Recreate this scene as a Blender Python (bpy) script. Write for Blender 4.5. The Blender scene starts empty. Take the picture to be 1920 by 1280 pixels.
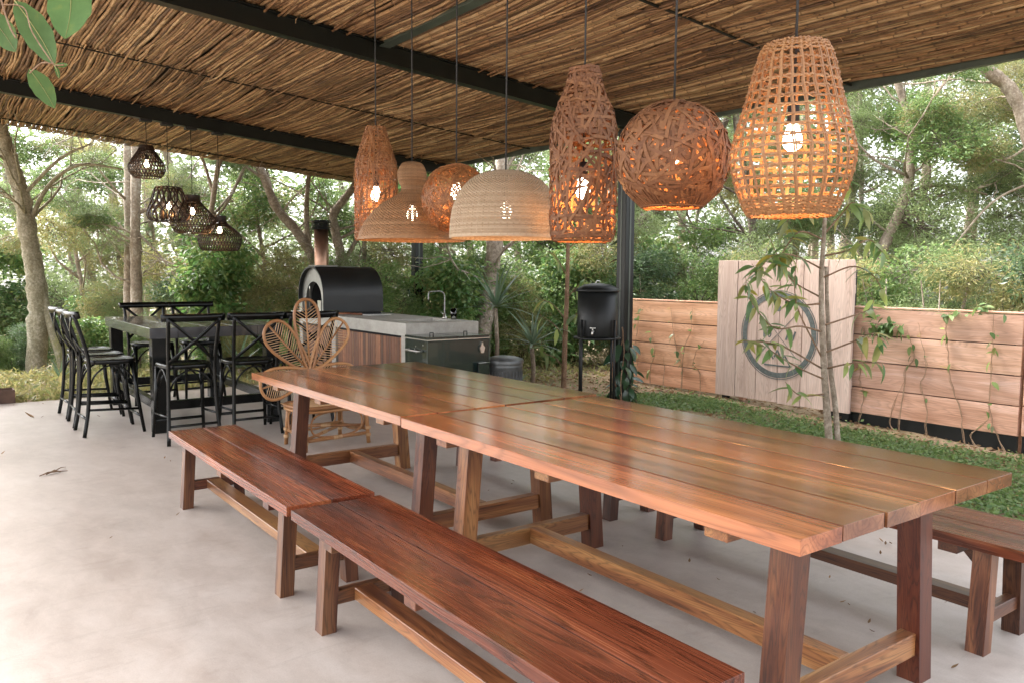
import bpy, math, random
import numpy as np
from math import sin, cos, pi, radians, sqrt, atan2
from mathutils import Vector, Matrix, Quaternion

scene = bpy.context.scene
col = scene.collection

# ------------------------------------------------------------------ camera
F_PX, PITCH, YAW, ROLL, CAM_H = 1504.5, 0.0829, 0.6343, -0.0072, 1.43
cam_data = bpy.data.cameras.new('camera')
cam = bpy.data.objects.new('camera', cam_data)
col.objects.link(cam)
_F = Vector((sin(YAW), cos(YAW), 0)); _R = Vector((cos(YAW), -sin(YAW), 0)); _U = Vector((0, 0, 1))
_F2 = _F * cos(PITCH) - _U * sin(PITCH)
_U2 = _F * sin(PITCH) + _U * cos(PITCH)
_Xc = _R * cos(ROLL) - _U2 * sin(ROLL)
_Yc = _R * sin(ROLL) + _U2 * cos(ROLL)
M = Matrix((( _Xc.x, _Yc.x, -_F2.x, 0), (_Xc.y, _Yc.y, -_F2.y, 0), (_Xc.z, _Yc.z, -_F2.z, CAM_H), (0, 0, 0, 1)))
cam.matrix_world = M
cam_data.sensor_fit = 'HORIZONTAL'
cam_data.sensor_width = 36.0
cam_data.lens = 36.0 * F_PX / 1920.0
cam_data.clip_start = 0.05
cam_data.clip_end = 2000
scene.camera = cam

# ------------------------------------------------------------------ sky, sun, exposure
SUN_EL, SUN_AZ = radians(48), radians(337)      # azimuth of the sun, clockwise from +Y
world = bpy.data.worlds.new('World'); scene.world = world; world.use_nodes = True
wn = world.node_tree.nodes; wl = world.node_tree.links
bg = wn['Background']
sky = wn.new('ShaderNodeTexSky'); sky.sky_type = 'NISHITA'; sky.sun_disc = False
sky.sun_elevation = SUN_EL; sky.sun_rotation = SUN_AZ
sky.air_density = 1.0; sky.dust_density = 4.0; sky.ozone_density = 1.0
hs = wn.new('ShaderNodeHueSaturation'); hs.inputs['Saturation'].default_value = 0.22
wl.new(sky.outputs['Color'], hs.inputs['Color'])
wl.new(hs.outputs['Color'], bg.inputs['Color'])
bg.inputs['Strength'].default_value = 0.15
sun_d = bpy.data.lights.new('sun', 'SUN'); sun_d.energy = 1.5; sun_d.angle = radians(22); sun_d.color = (1, 0.95, 0.87)
sun = bpy.data.objects.new('sun', sun_d); col.objects.link(sun)
_sd = Vector((sin(SUN_AZ) * cos(SUN_EL), cos(SUN_AZ) * cos(SUN_EL), sin(SUN_EL)))
sun.rotation_euler = _sd.to_track_quat('Z', 'Y').to_euler()
vs = scene.view_settings
vs.view_transform = 'Standard'; vs.look = 'None'; vs.gamma = 1; vs.use_curve_mapping = False
vs.exposure = 2.85
scene.cycles.max_bounces = 8; scene.cycles.diffuse_bounces = 5; scene.cycles.glossy_bounces = 3
scene.cycles.transmission_bounces = 4; scene.cycles.transparent_max_bounces = 4
scene.cycles.sample_clamp_indirect = 6.0
scene.cycles.use_denoising = True

# ------------------------------------------------------------------ helpers
def wp(px, py, depth):
    """photo pixel and depth along the view axis (m) -> point in the place"""
    x = (px - 960) / F_PX; y = (640 - py) / F_PX
    v = _F2 + _Xc * x + _Yc * y
    return Vector((0, 0, CAM_H)) + v * depth

def tag(o, label=None, cat=None, group=None, kind=None):
    if label: o['label'] = label
    if cat: o['category'] = cat
    if group: o['group'] = group
    if kind: o['kind'] = kind
    return o

def empty(name, loc=(0, 0, 0), rz=0.0):
    o = bpy.data.objects.new(name, None); col.objects.link(o)
    o.empty_display_size = 0.1
    o.location = loc; o.rotation_euler = (0, 0, rz)
    return o

class MB:
    def __init__(s): s.v = []; s.f = []; s.sm = []
    def add(s, vs, fs, smooth=False):
        b = len(s.v)
        s.v.extend([tuple(p) for p in vs])
        s.f.extend([tuple(i + b for i in f) for f in fs])
        s.sm.extend([smooth] * len(fs))
    def box(s, x0, y0, z0, x1, y1, z1):
        s.add([(x0,y0,z0),(x1,y0,z0),(x1,y1,z0),(x0,y1,z0),(x0,y0,z1),(x1,y0,z1),(x1,y1,z1),(x0,y1,z1)],
              [(0,3,2,1),(4,5,6,7),(0,1,5,4),(1,2,6,5),(2,3,7,6),(3,0,4,7)])
    def bbox(s, x0, y0, z0, x1, y1, z1, b=0.004):
        """box with chamfered edges"""
        xs, ys, zs = (x0, x1), (y0, y1), (z0, z1)
        P = []; idx = {}
        for i in (0, 1):
            for j in (0, 1):
                for k in (0, 1):
                    sx, sy, sz = (1, -1)[i], (1, -1)[j], (1, -1)[k]
                    for a in range(3):
                        d = [sx * b, sy * b, sz * b]; d[a] = 0
                        idx[(i, j, k, a)] = len(P)
                        P.append((xs[i] + d[0], ys[j] + d[1], zs[k] + d[2]))
        # vertex (i,j,k,a) lies on the face perpendicular to axis a
        Fs = []
        Fs.append([idx[(0,0,0,0)], idx[(0,0,1,0)], idx[(0,1,1,0)], idx[(0,1,0,0)]])
        Fs.append([idx[(1,0,0,0)], idx[(1,1,0,0)], idx[(1,1,1,0)], idx[(1,0,1,0)]])
        Fs.append([idx[(0,0,0,1)], idx[(1,0,0,1)], idx[(1,0,1,1)], idx[(0,0,1,1)]])
        Fs.append([idx[(0,1,0,1)], idx[(0,1,1,1)], idx[(1,1,1,1)], idx[(1,1,0,1)]])
        Fs.append([idx[(0,0,0,2)], idx[(0,1,0,2)], idx[(1,1,0,2)], idx[(1,0,0,2)]])
        Fs.append([idx[(0,0,1,2)], idx[(1,0,1,2)], idx[(1,1,1,2)], idx[(0,1,1,2)]])
        for i in (0, 1):
            for j in (0, 1):
                for k in (0, 1):
                    Fs.append([idx[(i,j,k,0)], idx[(i,j,k,1)], idx[(i,j,k,2)]])
        for j in (0, 1):
            for k in (0, 1):
                Fs.append([idx[(0,j,k,1)], idx[(1,j,k,1)], idx[(1,j,k,2)], idx[(0,j,k,2)]])
        for i in (0, 1):
            for k in (0, 1):
                Fs.append([idx[(i,0,k,0)], idx[(i,1,k,0)], idx[(i,1,k,2)], idx[(i,0,k,2)]])
        for i in (0, 1):
            for j in (0, 1):
                Fs.append([idx[(i,j,0,0)], idx[(i,j,1,0)], idx[(i,j,1,1)], idx[(i,j,0,1)]])
        s.add(P, Fs)
    def tube(s, pts, rad, n=8, caps=True, smooth=True):
        pts = [Vector(p) for p in pts]
        if not hasattr(rad, '__len__'): rad = [rad] * len(pts)
        V = []; Fs = []
        up = None
        for i, p in enumerate(pts):
            t = (pts[min(i + 1, len(pts) - 1)] - pts[max(i - 1, 0)])
            if t.length < 1e-9: t = Vector((0, 0, 1))
            t.normalize()
            if up is None:
                a = Vector((0, 0, 1)) if abs(t.z) < 0.9 else Vector((1, 0, 0))
                up = (a - t * a.dot(t)).normalized()
            else:
                up = up - t * up.dot(t)
                if up.length < 1e-6:
                    up = t.orthogonal()
                up.normalize()
            w = t.cross(up)
            for k in range(n):
                an = 2 * pi * k / n
                V.append(p + (up * cos(an) + w * sin(an)) * rad[i])
        m = len(pts)
        for i in range(m - 1):
            for k in range(n):
                k2 = (k + 1) % n
                Fs.append((i*n+k, i*n+k2, (i+1)*n+k2, (i+1)*n+k))
        s.add(V, Fs, smooth)
        if caps:
            s.f.append(tuple(len(s.v) - len(V) + k for k in reversed(range(n)))); s.sm.append(False)
            s.f.append(tuple(len(s.v) - len(V) + (m-1)*n + k for k in range(n))); s.sm.append(False)
    def bar(s, pts, w, t, ups, smooth=False):
        """rectangular strip along pts; ups = normal per point (thickness dir)"""
        V = []; Fs = []
        pts = [Vector(p) for p in pts]; m = len(pts)
        for i, p in enumerate(pts):
            d = (pts[min(i+1, m-1)] - pts[max(i-1, 0)]).normalized()
            nrm = Vector(ups[i] if isinstance(ups, list) else ups)
            nrm = (nrm - d * nrm.dot(d)).normalized()
            sd = d.cross(nrm)
            a, b = sd * (w / 2), nrm * (t / 2)
            V += [p + a + b, p - a + b, p - a - b, p + a - b]
        for i in range(m - 1):
            for k in range(4):
                k2 = (k + 1) % 4
                Fs.append((i*4+k, (i+1)*4+k, (i+1)*4+k2, i*4+k2))
        Fs.append((0, 1, 2, 3)); Fs.append(tuple((m-1)*4 + k for k in (3, 2, 1, 0)))
        s.add(V, Fs, smooth)
    def lathe(s, prof, n=32, c=(0, 0), smooth=True, close=False):
        V = []; Fs = []
        for r, z in prof:
            for k in range(n):
                a = 2 * pi * k / n
                V.append((c[0] + r * cos(a), c[1] + r * sin(a), z))
        for i in range(len(prof) - 1):
            for k in range(n):
                k2 = (k + 1) % n
                Fs.append((i*n+k, i*n+k2, (i+1)*n+k2, (i+1)*n+k))
        s.add(V, Fs, smooth)
    def prism(s, poly, axis, a0, a1):
        """poly = 2D points; extruded along axis ('x','y','z') from a0 to a1"""
        n = len(poly)
        def mk(p, a):
            return {'x': (a, p[0], p[1]), 'y': (p[0], a, p[1]), 'z': (p[0], p[1], a)}[axis]
        V = [mk(p, a0) for p in poly] + [mk(p, a1) for p in poly]
        Fs = [tuple(range(n)), tuple(reversed(range(n, 2*n)))]
        for i in range(n):
            j = (i + 1) % n
            Fs.append((i, i + n, j + n, j))
        s.add(V, Fs)
    def mesh(s, name, fixn=True):
        me = bpy.data.meshes.new(name)
        me.from_pydata(s.v, [], s.f)
        me.polygons.foreach_set('use_smooth', s.sm)
        me.update()
        if fixn and len(s.f) < 60000:
            import bmesh
            bm = bmesh.new(); bm.from_mesh(me)
            bmesh.ops.recalc_face_normals(bm, faces=bm.faces)
            bm.to_mesh(me); bm.free()
        return me
    def build(s, name, mat, parent=None, loc=None, fixn=True):
        me = s.mesh(name, fixn); me.materials.append(mat)
        o = bpy.data.objects.new(name, me); col.objects.link(o)
        if parent: o.parent = parent
        if loc: o.location = loc
        return o

def inst(name, me, parent=None, mw=None):
    o = bpy.data.objects.new(name, me); col.objects.link(o)
    if parent: o.parent = parent
    if mw is not None: o.matrix_local = mw
    return o

def copy_tree(o, parent=None):
    c = o.copy(); col.objects.link(c); c.parent = parent
    for ch in list(o.children): copy_tree(ch, c)
    return c

_board_cache = {}
def board(name, mat, parent, p0, p1, w, t, up=(0, 0, 1), b=0.002, color=None):
    """a wooden piece with its grain along local X; w across, t along 'up'. Own object."""
    p0 = Vector(p0); p1 = Vector(p1)
    L = (p1 - p0).length
    x = (p1 - p0).normalized(); u = Vector(up); z = (u - x * u.dot(x)).normalized(); y = z.cross(x)
    key = (round(L, 3), round(w, 4), round(t, 4), b, mat.name)
    me = _board_cache.get(key)
    if me is None:
        mb = MB(); mb.bbox(-L/2, -w/2, -t/2, L/2, w/2, t/2, b)
        me = mb.mesh(name); me.materials.append(mat); _board_cache[key] = me
    c = (p0 + p1) / 2
    m = Matrix(((x.x, y.x, z.x, c.x), (x.y, y.y, z.y, c.y), (x.z, y.z, z.z, c.z), (0, 0, 0, 1)))
    o = inst(name, me, parent, m)
    if color: o.color = (*color, 1)
    return o

def frame_curve(pts, n):
    """Catmull-Rom resample of control points"""
    P = [Vector(p) for p in pts]
    P = [P[0] * 2 - P[1]] + P + [P[-1] * 2 - P[-2]]
    out = []
    segs = len(P) - 3
    for i in range(segs):
        for k in range(n):
            t = k / n
            a, b, c, d = P[i], P[i+1], P[i+2], P[i+3]
            out.append(0.5 * ((2*b) + (c-a)*t + (2*a-5*b+4*c-d)*t*t + (3*b-a-3*c+d)*t*t*t))
    out.append(P[-2].copy())
    return out

# ------------------------------------------------------------------ materials
def nodemat(name):
    m = bpy.data.materials.new(name); m.use_nodes = True
    nt = m.node_tree; b = nt.nodes['Principled BSDF']
    return m, nt, b
def N(nt, t, **kw):
    n = nt.nodes.new(t)
    for k, v in kw.items():
        if k.startswith('i_'): n.inputs[k[2:].replace('_', ' ')].default_value = v
        else: setattr(n, k, v)
    return n
def ramp(nt, stops):
    r = nt.nodes.new('ShaderNodeValToRGB'); e = r.color_ramp.elements
    while len(e) < len(stops): e.new(0.5)
    for el, (p, c) in zip(e, stops): el.position = p; el.color = (*c, 1)
    return r
def lk(nt, a, b): nt.links.new(a, b)

def plain(name, c, rough=0.5, metal=0.0, noise=0.0, nscale=20, bump=0.0, coat=0.0, spec=0.5):
    m, nt, b = nodemat(name)
    b.inputs['Roughness'].default_value = rough; b.inputs['Metallic'].default_value = metal
    b.inputs['Coat Weight'].default_value = coat; b.inputs['Specular IOR Level'].default_value = spec
    tc = N(nt, 'ShaderNodeTexCoord')
    nz = N(nt, 'ShaderNodeTexNoise', i_Scale=nscale, i_Detail=5.0)
    lk(nt, tc.outputs['Object'], nz.inputs['Vector'])
    r = ramp(nt, [(0.3, tuple(x * (1 - noise) for x in c)), (0.7, tuple(min(1, x * (1 + noise)) for x in c))])
    lk(nt, nz.outputs['Fac'], r.inputs['Fac']); lk(nt, r.outputs['Color'], b.inputs['Base Color'])
    if bump:
        bp = N(nt, 'ShaderNodeBump', i_Strength=bump, i_Distance=0.01)
        lk(nt, nz.outputs['Fac'], bp.inputs['Height']); lk(nt, bp.outputs['Normal'], b.inputs['Normal'])
    return m

def woodmat(name, stops, rough=0.3, coat=0.0, tint=(0.75, 1.25), stretch=(0.5, 7, 7), scale=2.2, streak=0.5, bump=0.05, hue=0.0, dist=0.8, rings=22.0, line=0.5, spec=0.45):
    """grain runs along local X of each piece; every piece differs by its object random number"""
    m, nt, b = nodemat(name)
    tc = N(nt, 'ShaderNodeTexCoord'); oi = N(nt, 'ShaderNodeObjectInfo')
    ml = N(nt, 'ShaderNodeMath', operation='MULTIPLY'); ml.inputs[1].default_value = 37.0
    lk(nt, oi.outputs['Random'], ml.inputs[0])
    mp = N(nt, 'ShaderNodeMapping'); mp.inputs['Scale'].default_value = stretch
    lk(nt, tc.outputs['Object'], mp.inputs['Vector'])
    ad = N(nt, 'ShaderNodeVectorMath', operation='ADD')
    lk(nt, mp.outputs['Vector'], ad.inputs[0]); lk(nt, ml.outputs[0], ad.inputs[1])
    # smooth field whose level lines are the growth rings
    n1 = N(nt, 'ShaderNodeTexNoise', i_Scale=scale, i_Detail=1.5, i_Roughness=0.4, i_Distortion=dist * 0.3)
    lk(nt, ad.outputs[0], n1.inputs['Vector'])
    mp2 = N(nt, 'ShaderNodeMapping'); mp2.inputs['Scale'].default_value = (1.0, 9, 9)
    lk(nt, ad.outputs[0], mp2.inputs['Vector'])
    n2 = N(nt, 'ShaderNodeTexNoise', i_Scale=3.0, i_Detail=5.0, i_Roughness=0.7)
    lk(nt, mp2.outputs['Vector'], n2.inputs['Vector'])
    mm = N(nt, 'ShaderNodeMath', operation='MULTIPLY'); mm.inputs[1].default_value = rings
    lk(nt, n1.outputs['Fac'], mm.inputs[0])
    wob = N(nt, 'ShaderNodeMath', operation='MULTIPLY_ADD'); wob.inputs[1].default_value = 0.9
    lk(nt, n2.outputs['Fac'], wob.inputs[0]); lk(nt, mm.outputs[0], wob.inputs[2])
    fr = N(nt, 'ShaderNodeMath', operation='FRACT'); lk(nt, wob.outputs[0], fr.inputs[0])
    rr0 = ramp(nt, [(0.0, (0.9, 0.9, 0.9)), (0.55, (1, 1, 1)), (0.86, (1 - line, 1 - line, 1 - line)), (1.0, (0.9, 0.9, 0.9))]); lk(nt, fr.outputs[0], rr0.inputs['Fac'])
    n4 = N(nt, 'ShaderNodeTexNoise', i_Scale=scale * 0.8, i_Detail=3.0, i_Distortion=dist)
    of4 = N(nt, 'ShaderNodeVectorMath', operation='ADD'); of4.inputs[1].default_value = (5.2, 3.1, 8.8)
    lk(nt, ad.outputs[0], of4.inputs[0]); lk(nt, of4.outputs[0], n4.inputs['Vector'])
    mix = N(nt, 'ShaderNodeMix', data_type='FLOAT'); mix.inputs['Factor'].default_value = streak
    lk(nt, n4.outputs['Fac'], mix.inputs['A']); lk(nt, n2.outputs['Fac'], mix.inputs['B'])
    st = N(nt, 'ShaderNodeMapRange'); st.inputs['From Min'].default_value = 0.3; st.inputs['From Max'].default_value = 0.7; lk(nt, mix.outputs['Result'], st.inputs['Value'])
    r0 = ramp(nt, stops); lk(nt, st.outputs['Result'], r0.inputs['Fac'])
    mxl = N(nt, 'ShaderNodeMix', data_type='RGBA', blend_type='MULTIPLY'); mxl.inputs['Factor'].default_value = 1.0
    lk(nt, r0.outputs['Color'], mxl.inputs['A']); lk(nt, rr0.outputs['Color'], mxl.inputs['B'])
    mxo = N(nt, 'ShaderNodeMix', data_type='RGBA', blend_type='MULTIPLY'); mxo.inputs['Factor'].default_value = 1.0
    lk(nt, mxl.outputs['Result'], mxo.inputs['A']); lk(nt, oi.outputs['Color'], mxo.inputs['B'])
    class _R: outputs = {'Color': mxo.outputs['Result']}
    r = _R
    mr = N(nt, 'ShaderNodeMapRange'); mr.inputs['To Min'].default_value = tint[0]; mr.inputs['To Max'].default_value = tint[1]
    lk(nt, oi.outputs['Random'], mr.inputs['Value'])
    hsv = N(nt, 'ShaderNodeHueSaturation')
    lk(nt, mr.outputs['Result'], hsv.inputs['Value']); lk(nt, r.outputs['Color'], hsv.inputs['Color'])
    if hue:
        m2 = N(nt, 'ShaderNodeMath', operation='MULTIPLY'); m2.inputs[1].default_value = 7.77
        fr2 = N(nt, 'ShaderNodeMath', operation='FRACT'); lk(nt, oi.outputs['Random'], m2.inputs[0]); lk(nt, m2.outputs[0], fr2.inputs[0])
        mr2 = N(nt, 'ShaderNodeMapRange'); mr2.inputs['To Min'].default_value = 0.5 - hue; mr2.inputs['To Max'].default_value = 0.5 + hue
        lk(nt, fr2.outputs[0], mr2.inputs['Value']); lk(nt, mr2.outputs['Result'], hsv.inputs['Hue'])
    lk(nt, hsv.outputs['Color'], b.inputs['Base Color'])
    rr = N(nt, 'ShaderNodeMapRange'); rr.inputs['To Min'].default_value = rough * 0.75; rr.inputs['To Max'].default_value = min(1, rough * 1.3)
    lk(nt, n2.outputs['Fac'], rr.inputs['Value']); lk(nt, rr.outputs['Result'], b.inputs['Roughness'])
    b.inputs['Coat Weight'].default_value = coat; b.inputs['Specular IOR Level'].default_value = spec
    bp = N(nt, 'ShaderNodeBump', i_Strength=bump, i_Distance=0.004)
    lk(nt, n2.outputs['Fac'], bp.inputs['Height']); lk(nt, bp.outputs['Normal'], b.inputs['Normal'])
    return m

def leafmat(name, cols, trans=0.4, rough=0.5, vein=False):
    """colour differs leaf by leaf (mesh island) and plant by plant"""
    m, nt, b = nodemat(name)
    g = N(nt, 'ShaderNodeNewGeometry'); oi = N(nt, 'ShaderNodeObjectInfo')
    r = ramp(nt, [(i / max(1, len(cols) - 1), c) for i, c in enumerate(cols)])
    a = N(nt, 'ShaderNodeMath', operation='ADD'); lk(nt, g.outputs['Random Per Island'], a.inputs[0])
    s = N(nt, 'ShaderNodeMath', operation='MULTIPLY'); s.inputs[1].default_value = 1.0; lk(nt, oi.outputs['Random'], s.inputs[0])
    lk(nt, s.outputs[0], a.inputs[1])
    fr = N(nt, 'ShaderNodeMath', operation='FRACT'); lk(nt, a.outputs[0], fr.inputs[0])
    lk(nt, fr.outputs[0] if len(cols) > 1 else g.outputs['Random Per Island'], r.inputs['Fac'])
    hsv = N(nt, 'ShaderNodeHueSaturation')
    mr = N(nt, 'ShaderNodeMapRange'); mr.inputs['To Min'].default_value = 0.75; mr.inputs['To Max'].default_value = 1.25
    lk(nt, oi.outputs['Random'], mr.inputs['Value']); lk(nt, mr.outputs['Result'], hsv.inputs['Value'])
    lk(nt, r.outputs['Color'], hsv.inputs['Color'])
    lk(nt, hsv.outputs['Color'], b.inputs['Base Color'])
    b.inputs['Roughness'].default_value = rough
    tr = N(nt, 'ShaderNodeBsdfTranslucent')
    h2 = N(nt, 'ShaderNodeHueSaturation'); h2.inputs['Value'].default_value = 1.5; h2.inputs['Hue'].default_value = 0.49
    lk(nt, hsv.outputs['Color'], h2.inputs['Color']); lk(nt, h2.outputs['Color'], tr.inputs['Color'])
    mx = N(nt, 'ShaderNodeMixShader'); mx.inputs[0].default_value = trans
    lk(nt, b.outputs[0], mx.inputs[1]); lk(nt, tr.outputs[0], mx.inputs[2])
    lk(nt, mx.outputs[0], nt.nodes['Material Output'].inputs['Surface'])
    return m

def islandmat(name, cols, rough=0.6, nodes=None, trans=0.0):
    """cane, reed, splint: colour per strand, with an optional ring pattern along an axis"""
    m, nt, b = nodemat(name)
    g = N(nt, 'ShaderNodeNewGeometry'); oi = N(nt, 'ShaderNodeObjectInfo'); tc = N(nt, 'ShaderNodeTexCoord')
    a = N(nt, 'ShaderNodeMath', operation='ADD'); lk(nt, g.outputs['Random Per Island'], a.inputs[0]); lk(nt, oi.outputs['Random'], a.inputs[1])
    fr = N(nt, 'ShaderNodeMath', operation='FRACT'); lk(nt, a.outputs[0], fr.inputs[0])
    nz = N(nt, 'ShaderNodeTexNoise', i_Scale=9.0 if nodes else 30.0, i_Detail=5.0, i_Roughness=0.65); lk(nt, tc.outputs['Object'], nz.inputs['Vector'])
    mix = N(nt, 'ShaderNodeMix', data_type='FLOAT'); mix.inputs['Factor'].default_value = 0.5
    lk(nt, fr.outputs[0], mix.inputs['A']); lk(nt, nz.outputs['Fac'], mix.inputs['B'])
    r = ramp(nt, [(0.12 + 0.76 * i / (len(cols) - 1), c) for i, c in enumerate(cols)])
    lk(nt, mix.outputs['Result'], r.inputs['Fac'])
    out = r.outputs['Color']
    b.inputs['Roughness'].default_value = rough
    if nodes:
        sx = N(nt, 'ShaderNodeSeparateXYZ'); lk(nt, tc.outputs['Object'], sx.inputs[0])
        m1 = N(nt, 'ShaderNodeMath', operation='MULTIPLY_ADD')
        fq = N(nt, 'ShaderNodeMath', operation='MULTIPLY_ADD'); fq.inputs[1].default_value = nodes; fq.inputs[2].default_value = nodes * 0.5; lk(nt, fr.outputs[0], fq.inputs[0]); lk(nt, fq.outputs[0], m1.inputs[1])
        m3 = N(nt, 'ShaderNodeMath', operation='MULTIPLY'); m3.inputs[1].default_value = 17.0; lk(nt, fr.outputs[0], m3.inputs[0])
        lk(nt, sx.outputs['Y'], m1.inputs[0]); lk(nt, m3.outputs[0], m1.inputs[2])
        f2 = N(nt, 'ShaderNodeMath', operation='FRACT'); lk(nt, m1.outputs[0], f2.inputs[0])
        r2 = ramp(nt, [(0.0, (0.35, 0.3, 0.25)), (0.03, (0.45, 0.4, 0.35)), (0.06, (1.12, 1.08, 1.0)), (0.5, (1, 1, 1)), (0.985, (0.92, 0.9, 0.88)), (1.0, (0.4, 0.35, 0.3))])
        lk(nt, f2.outputs[0], r2.inputs['Fac'])
        mxc = N(nt, 'ShaderNodeMix', data_type='RGBA', blend_type='MULTIPLY'); mxc.inputs['Factor'].default_value = 1.0
        lk(nt, out, mxc.inputs['A']); lk(nt, r2.outputs['Color'], mxc.inputs['B']); out = mxc.outputs['Result']
        bp = N(nt, 'ShaderNodeBump', i_Strength=0.5, i_Distance=0.01); lk(nt, nz.outputs['Fac'], bp.inputs['Height']); lk(nt, bp.outputs['Normal'], b.inputs['Normal'])
    lk(nt, out, b.inputs['Base Color'])
    if trans:
        tr = N(nt, 'ShaderNodeBsdfTranslucent'); lk(nt, out, tr.inputs['Color'])
        mx = N(nt, 'ShaderNodeMixShader'); mx.inputs[0].default_value = trans
        lk(nt, b.outputs[0], mx.inputs[1]); lk(nt, tr.outputs[0], mx.inputs[2]); lk(nt, mx.outputs[0], nt.nodes['Material Output'].inputs['Surface'])
    return m

def emit(name, c, s):
    m, nt, b = nodemat(name)
    b.inputs['Emission Color'].default_value = (*c, 1); b.inputs['Emission Strength'].default_value = s
    b.inputs['Base Color'].default_value = (0.8, 0.8, 0.8, 1)
    return m

def concrete(name, base, dark, light, rough=0.5, big=0.6, bump=0.05):
    m, nt, b = nodemat(name)
    tc = N(nt, 'ShaderNodeTexCoord')
    mp = N(nt, 'ShaderNodeMapping'); mp.inputs['Scale'].default_value = (1.0, 0.55, 1.0); mp.inputs['Rotation'].default_value = (0, 0, 0.9)
    lk(nt, tc.outputs['Object'], mp.inputs['Vector'])
    n1 = N(nt, 'ShaderNodeTexNoise', i_Scale=big, i_Detail=9.0, i_Roughness=0.68, i_Distortion=0.25); lk(nt, mp.outputs[0], n1.inputs['Vector'])
    n2 = N(nt, 'ShaderNodeTexNoise', i_Scale=big * 9, i_Detail=9.0, i_Roughness=0.72, i_Distortion=0.3); lk(nt, mp.outputs[0], n2.inputs['Vector'])
    n3 = N(nt, 'ShaderNodeTexNoise', i_Scale=170.0, i_Detail=3.0); lk(nt, tc.outputs['Object'], n3.inputs['Vector'])
    mix = N(nt, 'ShaderNodeMix', data_type='FLOAT'); mix.inputs['Factor'].default_value = 0.45
    lk(nt, n1.outputs['Fac'], mix.inputs['A']); lk(nt, n2.outputs['Fac'], mix.inputs['B'])
    r = ramp(nt, [(0.39, dark), (0.5, base), (0.6, light)]); lk(nt, mix.outputs['Result'], r.inputs['Fac'])
    mxc = N(nt, 'ShaderNodeMix', data_type='RGBA', blend_type='MULTIPLY'); mxc.inputs['Factor'].default_value = 0.35
    r3 = ramp(nt, [(0.3, (0.75, 0.74, 0.73)), (0.6, (1, 1, 1))]); lk(nt, n3.outputs['Fac'], r3.inputs['Fac'])
    lk(nt, r.outputs['Color'], mxc.inputs['A']); lk(nt, r3.outputs['Color'], mxc.inputs['B'])
    mp5 = N(nt, 'ShaderNodeMapping'); mp5.inputs['Scale'].default_value = (0.9, 3.2, 1.0); mp5.inputs['Rotation'].default_value = (0, 0, 0.55); lk(nt, tc.outputs['Object'], mp5.inputs['Vector'])
    n5 = N(nt, 'ShaderNodeTexNoise', i_Scale=2.2, i_Detail=10.0, i_Roughness=0.78, i_Distortion=1.6); lk(nt, mp5.outputs[0], n5.inputs['Vector'])
    r5 = ramp(nt, [(0.36, (0.80, 0.79, 0.78)), (0.47, (1, 1, 1)), (0.6, (1.0, 1.0, 1.0)), (0.7, (1.08, 1.08, 1.08))]); lk(nt, n5.outputs['Fac'], r5.inputs['Fac'])
    mx5 = N(nt, 'ShaderNodeMix', data_type='RGBA', blend_type='MULTIPLY'); mx5.inputs['Factor'].default_value = 0.45
    lk(nt, mxc.outputs['Result'], mx5.inputs['A']); lk(nt, r5.outputs['Color'], mx5.inputs['B']); mxc = mx5
    lk(nt, mxc.outputs['Result'], b.inputs['Base Color'])
    rr = N(nt, 'ShaderNodeMapRange'); rr.inputs['To Min'].default_value = rough * 0.75; rr.inputs['To Max'].default_value = rough * 1.35
    lk(nt, n2.outputs['Fac'], rr.inputs['Value']); lk(nt, rr.outputs['Result'], b.inputs['Roughness'])
    bp = N(nt, 'ShaderNodeBump', i_Strength=bump, i_Distance=0.01); lk(nt, n2.outputs['Fac'], bp.inputs['Height']); lk(nt, bp.outputs['Normal'], b.inputs['Normal'])
    return m

def soilmat():
    m, nt, b = nodemat('soil')
    tc = N(nt, 'ShaderNodeTexCoord')
    n1 = N(nt, 'ShaderNodeTexNoise', i_Scale=1.3, i_Detail=6.0); lk(nt, tc.outputs['Object'], n1.inputs['Vector'])
    n2 = N(nt, 'ShaderNodeTexNoise', i_Scale=22.0, i_Detail=8.0, i_Roughness=0.75); lk(nt, tc.outputs['Object'], n2.inputs['Vector'])
    r = ramp(nt, [(0.3, (0.10, 0.065, 0.04)), (0.5, (0.26, 0.18, 0.11)), (0.72, (0.42, 0.32, 0.2))]); lk(nt, n2.outputs['Fac'], r.inputs['Fac'])
    r2 = ramp(nt, [(0.4, (1, 1, 1)), (0.65, (0.55, 0.62, 0.4))]); lk(nt, n1.outputs['Fac'], r2.inputs['Fac'])
    mx = N(nt, 'ShaderNodeMix', data_type='RGBA', blend_type='MULTIPLY'); mx.inputs['Factor'].default_value = 0.8
    lk(nt, r.outputs['Color'], mx.inputs['A']); lk(nt, r2.outputs['Color'], mx.inputs['B'])
    lk(nt, mx.outputs['Result'], b.inputs['Base Color']); b.inputs['Roughness'].default_value = 0.95
    bp = N(nt, 'ShaderNodeBump', i_Strength=0.6, i_Distance=0.03); lk(nt, n2.outputs['Fac'], bp.inputs['Height']); lk(nt, bp.outputs['Normal'], b.inputs['Normal'])
    return m

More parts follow.
